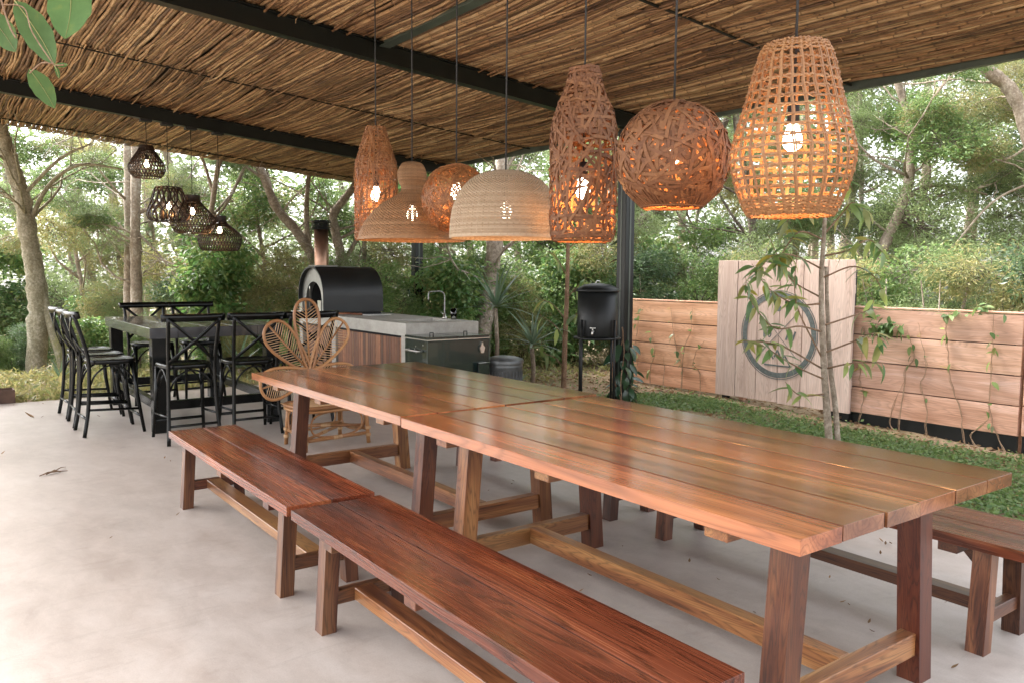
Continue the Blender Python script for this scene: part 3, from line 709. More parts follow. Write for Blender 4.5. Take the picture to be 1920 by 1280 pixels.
def make_stool():
    root = empty('bar_stool', (0, 0, 0))
    # seat: rounded trapezoid, slightly dished rim
    mb = MB(); n = 28; ring = []
    for k in range(n):
        a = 2 * pi * k / n
        c, s = cos(a), sin(a)
        e = 0.55
        x = 0.205 * math.copysign(abs(c) ** e, c); y = 0.20 * math.copysign(abs(s) ** e, s)
        x *= 1.0 + 0.10 * (y / 0.2)
        ring.append((x, y))
    prof = [(0.0, 0.655), (0.80, 0.655), (0.90, 0.664), (0.97, 0.664), (1.0, 0.655), (1.0, 0.632), (0.96, 0.624), (0.0, 0.624)]
    V = []; Fs = []
    for f, z in prof: V += [(x * f, y * f, z) for x, y in ring]
    for i in range(len(prof) - 1):
        for k in range(n): Fs.append((i*n+k, i*n+(k+1)%n, (i+1)*n+(k+1)%n, (i+1)*n+k))
    mb.add(V, Fs, True); mb.build('seat', MAT['black_wood'], root)
    for s in (-1, 1):
        P = frame_curve([(s*0.215, -0.262, 0), (s*0.200, -0.225, 0.22), (s*0.19, -0.205, 0.50), (s*0.188, -0.208, 0.68), (s*0.196, -0.25, 0.86), (s*0.205, -0.31, 1.06)], 4)
        mb = MB(); mb.tube(P, [0.0165] * len(P), 8); mb.build('back_post', MAT['black_wood'], root)
        mb = MB(); mb.tube([(s*0.215, 0.225, 0), (s*0.195, 0.175, 0.35), (s*0.185, 0.155, 0.63)], [0.014, 0.018, 0.019], 8); mb.build('leg', MAT['black_wood'], root)
    # bent top rail
    mb = MB(); P = []; U = []
    for k in range(13):
        u = -1 + 2 * k / 12
        P.append((0.255 * u, -0.335 + 0.055 * u * u, 1.056)); U.append((0, -1, -0.25))
    mb.bar(P, 0.060, 0.022, U, True); mb.build('top_rail', MAT['black_wood'], root)
    # crossed back straps
    for s in (-1, 1):
        P = []; U = []
        for k in range(9):
            t = k / 8; x = s * (-0.192 + 0.384 * t); z = 0.685 + 0.35 * t
            y = -0.21 - 0.105 * t ** 1.5 - 0.045 * sin(pi * t) - (0.012 if s > 0 else 0)
            P.append((x, y, z)); U.append((0, 1, 0.2))
        mb = MB(); mb.bar(P, 0.026, 0.009, U, True); mb.build('back_strap', MAT['black_wood'], root)
    # stretchers
    def rod(p, q, r=0.011):
        mb = MB(); mb.tube([p, q], r, 8); mb.build('stretcher', MAT['black_wood'], root)
    rod((-0.205, -0.236, 0.155), (0.205, -0.236, 0.155)); rod((-0.206, 0.205, 0.145), (0.206, 0.205, 0.145), 0.013)
    for s in (-1, 1): rod((s*0.201, -0.228, 0.235), (s*0.204, 0.198, 0.215))
    # bentwood arches under the seat
    def arch(a, b, h):
        a = Vector(a); b = Vector(b); P = []
        for k in range(13):
            t = k / 12; P.append(a.lerp(b, t) + Vector((0, 0, h * sin(pi * t) ** 0.6)))
        mb = MB(); mb.tube(P, 0.0085, 6); mb.build('seat_brace', MAT['black_wood'], root)
    for s in (-1, 1): arch((s*0.190, -0.20, 0.44), (s*0.187, 0.162, 0.44), 0.175)
    arch((-0.18, -0.197, 0.44), (0.18, -0.197, 0.44), 0.175); arch((-0.18, 0.158, 0.44), (0.18, 0.158, 0.44), 0.175)
    return root
stool = make_stool()
SG = 'black cross back bar stools'
spots = [(1.80, 7.20, 0.03, 'black cross-back bar stool at the bar table corner, before the bench end'),
         (2.355, 7.22, -0.02, 'black cross-back bar stool between another stool and the rattan chair'),
         (2.845, 7.22, 0.0, 'black cross-back bar stool half hidden behind the rattan flower chair'),
         (1.34, 7.93, -pi/2 + 0.03, 'black bar stool, the one of the row of three nearest the dining tables'),
         (1.345, 8.45, -pi/2 - 0.02, 'black bar stool in the middle of the row of three at the bar table end'),
         (1.345, 9.0, -pi/2 + 0.04, 'black bar stool in the row of three nearest the mossy leaning trunk'),
         (2.02, 9.47, pi, 'black bar stool behind the bar table before the twin pale trunks'),
         (2.53, 9.47, pi + 0.02, 'black bar stool behind the bar table before the bright green bush')]
for i, (x, y, a, lab) in enumerate(spots):
    o = stool if i == 0 else copy_tree(stool)
    o.location = (x, y, 0); o.rotation_euler = (0, 0, a)
    tag(o, lab, 'bar stool', SG)

# ------------------------------------------------------------------ rattan flower chair
def rattan_chair():
    t = tag(empty('rattan_chair', (2.70, 6.33, 0), 0.12), 'rattan armless chair with a flower shaped petal back at the table end', 'chair')
    # local: front toward -Y (camera), back at +Y
    cane = MAT['cane']
    SZ = 0.345
    FL, FR, BL, BR = (-0.285, -0.20), (0.285, -0.20), (-0.25, 0.18), (0.25, 0.18)
    for (x, y) in (FL, FR, BL, BR):
        mb = MB(); mb.tube([(x * 1.04, y * 1.05, 0), (x, y, 0.2), (x * 0.97, y * 0.97, SZ - 0.01)], [0.017, 0.018, 0.019], 8)
        l = mb.build('leg', cane, t)
        w = MB()
        for z in (0.06, 0.12, 0.30):
            for q in range(3): w.lathe([(0.0225, z + q*0.008), (0.0225, z + q*0.008 + 0.007)], 10, (x * (1.035 - 0.05 * z), y * (1.04 - 0.05*z)))
        w.build('cane_wrap', MAT['cane_light'], l)
    # woven seat: rounded frame + strips
    seat = MB(); n = 36; ring = []
    for k in range(n + 1):
        a = 2 * pi * k / n; e = 0.5; c, s = cos(a), sin(a)
        ring.append((0.31 * math.copysign(abs(c) ** e, c), -0.01 + 0.22 * math.copysign(abs(s) ** e, s), SZ))
    seat.tube(ring, 0.017, 8, caps=False)
    seat.tube([(p[0]*0.99, p[1]*0.99, SZ - 0.03) for p in ring], 0.012, 8, caps=False)
    so = seat.build('seat', cane, t)
    sw = MB()
    for k in range(34):
        x = -0.295 + 0.59 * k / 33
        sw.bar([(x, -0.215, SZ + 0.004 * (k % 2)), (x, -0.01, SZ - 0.006), (x, 0.195, SZ + 0.004 * ((k+1) % 2))], 0.0165, 0.004, (0, 0, 1))
    sw.build('seat_weave', MAT['cane_light'], so)
    # stretchers and oval loops in each side
    def rod(a, b, z, r=0.013):
        mb = MB(); mb.tube([(a[0], a[1], z), (b[0], b[1], z)], r, 8); o = mb.build('stretcher', cane, t)
        w = MB(); mid = (Vector((a[0], a[1], z)) + Vector((b[0], b[1], z))) / 2; d = (Vector((b[0], b[1], z)) - Vector((a[0], a[1], z))).normalized()
        for q in range(9): w.tube([mid + d * (0.009 * q - 0.04), mid + d * (0.009 * q - 0.033)], r + 0.004, 8)
        w.build('cane_wrap', MAT['cane_light'], o)
    rod(FL, FR, 0.085, 0.015); rod(BL, BR, 0.13); rod(FL, BL, 0.12); rod(FR, BR, 0.12)
    rod((-0.27, -0.19), (0.25, 0.18), 0.10); rod((-0.25, 0.175), (0.26, -0.19), 0.155)
    def loop(a, b):
        mb = MB(); A = Vector((*a, 0)); B = Vector((*b, 0)); C = (A + B) / 2; d = (B - A) * 0.42; P = []
        for k in range(33):
            an = 2 * pi * k / 32; e = 0.7
            P.append(C + d * math.copysign(abs(cos(an)) ** e, cos(an)) + Vector((0, 0, 0.20 + 0.105 * math.copysign(abs(sin(an)) ** e, sin(an)))))
        mb.tube(P, 0.009, 6, caps=False); mb.build('loop_brace', cane, t)
    loop(FL, FR); loop(FL, BL); loop(FR, BR); loop(BL, BR)
    # back: five petals in a plane leaning backwards
    base = Vector((0, 0.235, 0.585)); lean = 0.10
    def bp(u, v, off=0.0): return Vector((base.x + u, base.y + lean * v + off, base.z + v))
    def petal(ang, L, W, name='petal'):
        ca, sa = cos(ang), sin(ang); P = []
        for k in range(41):
            q = k / 40; an = pi * (2 * q - 1)
            # pear shaped outline: narrow at the base, round at the tip
            t_ = (1 - cos(pi * q * 2)) / 2
            l = L * t_; w = (1 if q < 0.5 else -1) * W * (t_ ** 0.62) * sqrt(max(0, 1 - t_ ** 5)) * 1.04
            P.append(bp(l * ca - w * sa, l * sa + w * ca))
        mb = MB(); mb.tube(P, 0.0135, 8, caps=False); o = mb.build(name, cane, t)
        sp = MB(); sp.tube([bp(0.02 * ca, 0.02 * sa, 0.004), bp(L * 0.985 * ca, L * 0.985 * sa, 0.004)], 0.0085, 6); sp.build('spine', cane, o)
        vv = MB()
        for k in range(17):
            s0 = L * (0.12 + 0.72 * k / 16)
            for sg in (-1, 1):
                # veins slant towards the tip until they meet the rim
                u0, w0 = s0, 0.0; best = None
                for m in range(1, 60):
                    l = s0 + m * 0.006 * 0.62; w = m * 0.006
                    tt = min(l / L, 0.999)
                    lim = W * (tt ** 0.62) * sqrt(max(0, 1 - tt ** 5)) * 1.04
                    if w >= lim or l >= L: break
                    best = (l, w)
                if best:
                    l, w = best[0], best[1] * sg
                    vv.tube([bp(s0 * ca, s0 * sa, 0.002), bp(l * ca - w * sa, l * sa + w * ca, 0.002)], 0.0028, 5)
        vv.build('vein', MAT['cane_light'], o)
    petal(pi/2, 0.62, 0.155); petal(radians(131), 0.55, 0.165); petal(radians(49), 0.55, 0.165)
    petal(radians(193), 0.47, 0.165); petal(radians(-13), 0.47, 0.165)
    for s in (-1, 1):
        mb = MB(); mb.tube([(s * 0.12, 0.17, SZ - 0.02), (s * 0.07, 0.21, 0.48), (s * 0.03, 0.235, 0.60)], 0.015, 8); mb.build('back_support', cane, t)
rattan_chair()

# ------------------------------------------------------------------ concrete counter with sink
def counter():
    x0, x1, y0, y1, zt = 4.15, 5.08, 7.55, 10.55, 0.90
    t = tag(empty('kitchen_counter', ((x0+x1)/2, (y0+y1)/2, 0)), 'grey concrete kitchen counter with brown slatted front and a sink', 'counter')
    ox, oy = (x0+x1)/2, (y0+y1)/2
    sx0, sx1, sy0, sy1 = 4.40-ox, 4.95-ox, 7.86-oy, 8.36-oy
    X0, X1, Y0, Y1 = x0-ox, x1-ox, y0-oy, y1-oy
    mb = MB(); zb_ = zt - 0.135
    # slab as a ring of four butted blocks drawn as one shell with a hole
    o4 = [(X0,Y0),(X1,Y0),(X1,Y1),(X0,Y1)]; i4 = [(sx0,sy0),(sx1,sy0),(sx1,sy1),(sx0,sy1)]
    V = [(x,y,zt) for x,y in o4] + [(x,y,zt) for x,y in i4] + [(x,y,zb_) for x,y in o4] + [(x,y,zb_) for x,y in i4]
    Fs = []
    for k in range(4):
        j = (k+1) % 4
        Fs += [(k,j,4+j,4+k), (8+j,8+k,12+k,12+j), (k,8+k,8+j,j), (4+k,4+j,12+j,12+k)]
    mb.add(V, Fs); mb.build('countertop', MAT['concrete'], t)
    mb = MB(); e = 0.002
    bz = zt - 0.30
    V = [(x,y,zb_-e) for x,y in i4] + [(x,y,bz) for x,y in i4]
    mb.add(V, [(0,1,5,4),(1,2,6,5),(2,3,7,6),(3,0,4,7),(4,5,6,7)]); mb.build('sink_basin', MAT['concrete'], t, fixn=False)
    def blk(name, *a):
        mb = MB(); mb.bbox(*a, 0.003); mb.build(name, MAT['concrete'], t)
    blk('end_wall', X0, Y0+0.001, 0, X1-0.001, Y0+0.11, zb_-0.001)
    blk('end_wall', X0, Y1-0.11, 0, X1-0.001, Y1-0.001, zb_-0.001)
    blk('back_wall', X1-0.09, Y0+0.112, 0, X1-0.001, Y1-0.112, zb_-0.001)
    ym = 9.35-oy
    n = 26; y = Y0+0.125; w = (ym - y) / n
    for k in range(n):
        board('slat', MAT['slat'], t, (X0+0.035, y+w*(k+0.5), 0.04), (X0+0.035, y+w*(k+0.5), 0.735), w-0.004, 0.02, up=(-1,0,0), b=0.002)
    mb = MB(); mb.box(X0+0.05, Y0+0.115, 0.02, X0+0.075, ym, 0.755); mb.build('slat_backing', MAT['soot_black'], t)
    blk('divider_wall', X0, ym+0.02, 0, X0+0.5, ym+0.13, zb_-0.001)
    for k in range(8):
        yy = ym+0.15 + k*0.105
        board('slat', MAT['slat'], t, (X0+0.035, yy+0.05, 0.04), (X0+0.035, yy+0.05, 0.735), 0.1, 0.02, up=(-1,0,0), b=0.002)
counter()
f = tag(empty('faucet', (5.0, 8.15, 0.90)), 'tall steel gooseneck faucet behind the concrete sink', 'faucet')
mb = MB(); P = [(0,0,0),(0,0,0.1),(0,0,0.25),(-0.015,0.0,0.30),(-0.06,0,0.325),(-0.14,0,0.325),(-0.20,0,0.32),(-0.22,0,0.29),(-0.222,0,0.22)]
mb.tube(frame_curve(P, 4), 0.008, 10); mb.build('spout', MAT['dull_steel'], f)
mb = MB(); mb.lathe([(0,0),(0.028,0),(0.028,0.02),(0.016,0.03),(0.016,0.06),(0,0.06)], 16); mb.build('base', MAT['stainless'], f)
mb = MB(); mb.tube([(0,0.015,0.05),(0,0.05,0.06),(0,0.09,0.075)], 0.006, 8); mb.build('handle', MAT['stainless'], f)
# drinking glass by the faucet
gm, gnt, gb = nodemat('clear_glass'); gb.inputs['Transmission Weight'].default_value = 1; gb.inputs['Roughness'].default_value = 0.02; gb.inputs['Base Color'].default_value = (0.95, 0.97, 0.96, 1)
mb = MB(); mb.lathe([(0,0.001),(0.034,0.001),(0.038,0.13),(0.0355,0.13),(0.032,0.006),(0,0.006)], 20)
g = mb.build('drinking_glass', gm); g.location = (5.02, 7.98, 0.90); tag(g, 'small clear drinking glass beside the faucet', 'glass')

# ------------------------------------------------------------------ pizza oven
def oven():
    t = tag(empty('pizza_oven', (4.10, 10.03, 0.90)), 'black half barrel pizza oven with a steel flue on the counter', 'pizza oven')
    L, W2, Z0, HT = 0.84, 0.42, 0.03, 0.59
    def arc(s, n=24, z0=Z0):
        # flattened arch in YZ; s scales the width and height
        P = [(W2*s, z0)]
        for k in range(n + 1):
            a = pi * k / n
            P.append((W2*s*cos(a), z0 + (HT - 0.40) * s + 0.40*s*sin(a) ** 0.9))
        P.append((-W2*s, z0)); return P
    mb = MB(); A = arc(1.0)
    n = len(A); V = [(0.0, y, z) for y, z in A] + [(L, y, z) for y, z in A]
    mb.add(V, [(i, i+1, n+i+1, n+i) for i in range(n-1)], True)
    mb.add([(L, y, z) for y, z in A], [tuple(range(n))])
    B = arc(0.965); mb.add([(0.0, y, z) for y, z in A] + [(0.0, y, z) for y, z in B] + [(0.06, y, z) for y, z in B], [(i, i+1, n+i+1, n+i) for i in range(n-1)] + [(n+i, n+i+1, 2*n+i+1, 2*n+i) for i in range(n-1)])
    mb.build('shell', MAT['oven'], t)
    # recessed steel face with an arched mouth
    mb = MB(); C = [(y*0.62, Z0 + (z - Z0)*0.66) for y, z in A]
    mb.add([(0.055, y, z) for y, z in B] + [(0.045, y, z) for y, z in C], [(i, i+1, n+i+1, n+i) for i in range(n-1)])
    mb.add([(0.045, y, z) for y, z in C] + [(0.12, y, z) for y, z in C], [(i, i+1, n+i+1, n+i) for i in range(n-1)])
    mb.build('face', MAT['oven_face'], t)
    mb = MB(); mb.add([(0.12, y, z) for y, z in C] + [(0.7, y*0.9, z) for y, z in C], [(i, i+1, n+i+1, n+i) for i in range(n-1)] + [tuple(range(n, 2*n))])
    mb.add([(0.0, -W2*0.6, Z0+0.001), (0.7, -W2*0.6, Z0+0.001), (0.7, W2*0.6, Z0+0.001), (0.0, W2*0.6, Z0+0.001)], [(0,1,2,3)])
    mb.build('chamber', MAT['soot_black'], t, fixn=False)
    mb = MB(); mb.bbox(-0.14, -0.34, 0.0, 0.05, 0.34, 0.028, 0.003); mb.build('landing_shelf', MAT['stainless'], t)
    mb = MB(); mb.box(0.052, -0.40, 0.0, 0.82, 0.40, 0.028); mb.build('base', MAT['soot_black'], t)
    # mouth edge trim plates and door handle
    for s in (-1, 1):
        mb = MB(); mb.bbox(-0.012, s*0.31-0.05, Z0+0.002, 0.0, s*0.31+0.05, Z0+0.15, 0.002); mb.build('trim_plate', MAT['stainless'], t)
    mb = MB(); mb.tube([(0.02, 0.06, 0.05), (0.02, 0.06, 0.30), (0.0, 0.02, 0.36)], 0.006, 8); mb.build('door_handle', MAT['stainless'], t)
    mb = MB(); mb.bbox(0.03, -0.13, HT+0.022, 0.33, 0.13, HT+0.042, 0.004); mb.build('flue_plate', MAT['oven_face'], t)
    mb = MB(); mb.lathe([(0.092, HT+0.03), (0.092, 1.10), (0.086, 1.10), (0.086, HT+0.03)], 28, (0.16, 0)); fl = mb.build('flue', MAT['copper'], t)
    for k in range(5):
        z = 1.095 + 0.022 * k
        mb = MB(); mb.lathe([(0.098, z), (0.128, z+0.004), (0.128, z+0.012), (0.098, z+0.008), (0.098, z)], 28, (0.16, 0)); mb.build('cowl_ring', MAT['black_paint'], fl)
    mb = MB(); mb.lathe([(0.0, 1.222), (0.11, 1.216), (0.128, 1.206), (0.0, 1.204)], 28, (0.16, 0)); mb.build('cowl_cap', MAT['black_paint'], fl)
    for k in range(4):
        a = pi/4 + k*pi/2; mb = MB(); mb.tube([(0.16+0.1*cos(a), 0.1*sin(a), 1.08), (0.16+0.1*cos(a), 0.1*sin(a), 1.21)], 0.004, 6); mb.build('cowl_rod', MAT['black_paint'], fl)
oven()
p = tag(empty('pizza_peel', (4.4, 9.25, 0.903)), 'pizza peel with wooden handle and perforated steel blade on the counter', 'pizza peel')
mb = MB(); mb.tube([(-0.33, 0.16, 0.03), (-0.02, 0.03, 0.02), (0.06, 0.0, 0.014)], 0.013, 8); mb.build('handle', MAT['table_side'], p)
mb = MB()
bl = [(0.05, -0.05), (0.10, -0.13), (0.38, -0.18), (0.44, -0.02), (0.42, 0.10), (0.13, 0.13)]
mb.prism(bl, 'z', 0.004, 0.012); b_ = mb.build('blade', MAT['stainless'], p)
mb = MB()
for i in range(7):
    for j in range(3):
        cx_, cy_ = 0.15 + 0.038*i, -0.08 + 0.06*j - 0.01*i*0.4
        mb.lathe([(0.0, 0.0125), (0.011, 0.0125)], 8, (cx_, cy_))
mb.build('perforation', MAT['soot_black'], b_, fixn=False)

# ------------------------------------------------------------------ cooler, bin, drink dispenser
def cooler():
    x0, y0, w, d = 4.03, 6.90, 0.75, 0.46
    t = tag(empty('patio_cooler', (x0 + w/2, y0 + d/2, 0)), 'black green patio cooler box with steel trim and bottle opener', 'cooler')
    X, Y = w/2, d/2
    mb = MB(); mb.bbox(-X, -Y, 0.36, X, Y, 0.765, 0.008); mb.build('box', MAT['cooler'], t)
    mb = MB(); mb.bbox(-X-0.004, -Y-0.004, 0.766, X+0.004, Y+0.004, 0.778, 0.002); mb.build('rim', MAT['stainless'], t)
    for s in (-1, 1):
        mb = MB(); mb.bbox(-X+0.0 if s < 0 else 0.004, -Y, 0.779, -0.004 if s < 0 else X, Y, 0.80, 0.004); mb.build('lid', MAT['cooler'], t)
        mb = MB(); mb.tube([(s*X*0.55-0.02, -0.03, 0.80), (s*X*0.55-0.02, -0.03, 0.83), (s*X*0.55+0.02, -0.03, 0.83), (s*X*0.55+0.02, -0.03, 0.80)], 0.006, 6); mb.build('lid_handle', MAT['black_paint'], t)
        mb = MB(); mb.tube([(s*X, -0.13, 0.66), (s*(X+0.05), -0.13, 0.66), (s*(X+0.05), 0.13, 0.66), (s*X, 0.13, 0.66)], 0.010, 8); mb.build('side_handle', MAT['stainless'], t)
        for k in (-1, 1):
            mb = MB(); mb.bbox(s*X-0.03 if s > 0 else -X, k*Y-0.03 if k > 0 else -Y, 0.0, s*X if s > 0 else -X+0.03, k*Y if k > 0 else -Y+0.03, 0.359, 0.003); mb.build('leg', MAT['cooler'], t)
        mb = MB(); mb.box(-X-0.0015 if s < 0 else X-0.005, -Y-0.003, 0.362, -X+0.005 if s < 0 else X+0.0015, -Y+0.004, 0.762); mb.build('corner_trim', MAT['steel_green'], t)
    mb = MB(); mb.bbox(-X+0.031, -Y+0.03, 0.10, X-0.031, Y-0.03, 0.12, 0.003); mb.build('shelf', MAT['cooler'], t)
    # bottle opener
    c = (X-0.10, -Y-0.012)
    mb = MB(); mb.prism([(c[0]-0.012, 0.70), (c[0]-0.034, 0.675), (c[0]-0.028, 0.655), (c[0]-0.018, 0.62), (c[0]+0.018, 0.62), (c[0]+0.028, 0.655), (c[0]+0.034, 0.675), (c[0]+0.012, 0.70), (c[0]+0.008, 0.73), (c[0]-0.008, 0.73)], 'y', -Y-0.022, -Y-0.001)
    mb.build('bottle_opener', MAT['stainless'], t)
    mb = MB(); mb.bbox(X-0.17, -Y-0.055, 0.40, X-0.03, -Y-0.001, 0.52, 0.004); ct = mb.build('cap_tray', MAT['cooler'], t)
    mb = MB(); mb.tube([(X-0.17, -Y-0.056, 0.522), (X-0.03, -Y-0.056, 0.522)], 0.003, 6); mb.build('tray_rim', MAT['stainless'], ct)
    mb = MB()
    for (yy, zz) in ((-0.15, 0.72), (0.0, 0.70), (0.02, 0.67), (-0.01, 0.64)): mb.lathe([(0, 0), (0.008, 0)], 8, (0, 0)) if False else mb.tube([(-X-0.004, yy, zz), (-X+0.002, yy, zz)], 0.007, 8)
    mb.build('rivet', MAT['stainless'], t)
cooler()
b = tag(empty('rubbish_bin', (5.02, 6.96, 0)), 'dark grey ribbed metal bin with lid standing behind the cooler', 'bin')
mb = MB(); prof = [(0.0, 0.0), (0.17, 0.0)]
mb.lathe([(0.0, 0.0), (0.175, 0.0), (0.195, 0.44), (0.20, 0.45), (0.20, 0.465), (0.195, 0.475), (0.20, 0.485), (0.2, 0.50)], 40)
for k in range(30):
    a = 2*pi*k/30; mb.tube([(0.178*cos(a), 0.178*sin(a), 0.03), (0.194*cos(a), 0.194*sin(a), 0.41)], 0.006, 5)
mb.build('drum', MAT['grey_metal'], b)
mb = MB(); mb.lathe([(0.208, 0.49), (0.21, 0.52), (0.20, 0.535), (0.12, 0.56), (0.0, 0.57)], 40); mb.build('lid', MAT['grey_metal'], b)

def dispenser():
    cx, cy = 5.90, 6.46
    t = tag(empty('drink_dispenser', (cx, cy, 0)), 'black drum drink dispenser with small tap on a tall thin legged stand', 'drink dispenser')
    mb = MB(); mb.lathe([(0.0, 0.772), (0.212, 0.772), (0.216, 0.78), (0.216, 1.27), (0.0, 1.27)], 40); mb.build('drum', MAT['black_paint'], t)
    mb = MB(); mb.lathe([(0.217, 1.255), (0.235, 1.252), (0.238, 1.262), (0.225, 1.285), (0.15, 1.325), (0.04, 1.345), (0.0, 1.345)], 40); lid = mb.build('lid', MAT['black_paint'], t)
    mb = MB(); mb.tube(frame_curve([(-0.03, 0, 1.34), (-0.02, 0, 1.365), (0.02, 0, 1.365), (0.03, 0, 1.34)], 4), 0.006, 6); mb.build('lid_handle', MAT['stainless'], lid)
    a0 = radians(217)   # tap looks at the tables
    tp = empty('tap', (0, 0, 0)); tp.parent = t
    mb = MB(); d = Vector((cos(a0), sin(a0), 0)); s = Vector((-d.y, d.x, 0))
    c = d * 0.216 + Vector((0, 0, 0.835)); 
    mb.tube([c - d*0.01, c + d*0.05, c + d*0.07 - Vector((0,0,0.03))], 0.011, 8); mb.tube([c + d*0.04, c + d*0.04 + Vector((0,0,0.035))], 0.007, 8)
    mb.tube([c + d*0.04 + Vector((0,0,0.037)) - s*0.03, c + d*0.04 + Vector((0,0,0.037)) + s*0.03], 0.007, 8)
    bpy.data.objects.remove(tp); mb.build('tap', MAT['stainless'], t)
    for k in range(4):
        a = a0 + pi/4 + k*pi/2 + 0.25
        x, y = 0.245*cos(a), 0.245*sin(a)
        mb = MB(); mb.tube([(x, y, gz(cx, cy)-0.01), (x, y, 0.955)], 0.0135, 8); mb.build('leg', MAT['black_paint'], t)
    mb = MB(); mb.tube([(0.243*cos(a), 0.243*sin(a), 0.755) for a in np.linspace(0, 2*pi, 41)], 0.013, 8, caps=False)
    for k in range(2):
        a = a0 + pi/4 + 0.25 + k*pi/2; mb.tube([(0.24*cos(a), 0.24*sin(a), 0.755), (-0.24*cos(a), -0.24*sin(a), 0.755)], 0.010, 6)
    mb.build('ring', MAT['black_paint'], t)
dispenser()
mb = MB(); 
o = tag(empty('planter_box', (0.1, 10.35, 0)), 'low rusty steel planter box at the floor edge', 'planter')
for (a, b_, c, d) in ((-0.7, -0.12, 0.68, -0.11), (-0.7, 0.11, 0.68, 0.12), (-0.7, -0.109, -0.69, 0.109), (0.67, -0.109, 0.68, 0.109)):
    mb = MB(); mb.box(a, b_, -0.1, c, d, 0.14); mb.build('side_panel', MAT['corten'], o)
mb = MB(); mb.box(-0.688, -0.108, -0.09, 0.668, 0.108, 0.11); mb.build('earth', MAT['soil'], o)

# ------------------------------------------------------------------ fence and emblem panel
def fence(y0, y1, x, zt, hgt, base, label, n=4, tone=(1, 1, 1)):
    t = tag(empty('board_fence', (x, (y0+y1)/2, 0)), label, 'fence', 'wide board fence sections')
    L = y1 - y0
    for k in range(n):
        z0 = zt - hgt + hgt * k / n
        board('board', MAT['fence'], t, (RT.uniform(-.003,.003), -L/2, z0 + hgt/n/2), (RT.uniform(-.003,.003), L/2, z0 + hgt/n/2), hgt/n - 0.010, 0.045, up=(-1, 0, 0), b=0.003, color=tone)
    mb = MB(); mb.box(0.0235, -L/2+0.072, zt - hgt + 0.01, 0.034, L/2-0.072, zt - 0.012); mb.build('backing', MAT['soot_black'], t)  # black sheet added behind the boards so their joints read dark
    board('top_cap', MAT['fence'], t, (0.01, -L/2, zt + 0.011), (0.01, L/2, zt + 0.011), 0.075, 0.018, b=0.003, color=tone)
    if base:
        mb = MB(); mb.box(-0.004, -L/2+0.004, -0.45, 0.03, L/2-0.004, zt - hgt - 0.004); mb.build('base_board', MAT['black_paint'], t)
    mb = MB(); mb.box(0.024, -L/2, -0.45, 0.09, -L/2+0.07, zt-0.01); mb.build('fence_post', MAT['fence'], t)
    mb = MB(); mb.box(0.024, L/2-0.07, -0.45, 0.09, L/2, zt-0.01); mb.build('fence_post', MAT['fence'], t)
fence(6.10, 8.35, 7.95, 1.09, 1.12, False, 'low fence of four wide orange brown boards between the dark post and emblem panel', tone=(1.05, 0.98, 0.92))
fence(3.06, 4.95, 7.95, 1.105, 1.10, True, 'low fence of four wide pale brown boards with black base and leafy vine on top', tone=(1.08, 1.14, 1.25))
fence(0.6, 3.03, 7.95, 1.115, 1.10, True, 'low wide board fence section past the thin gap at the vine covered fence end')
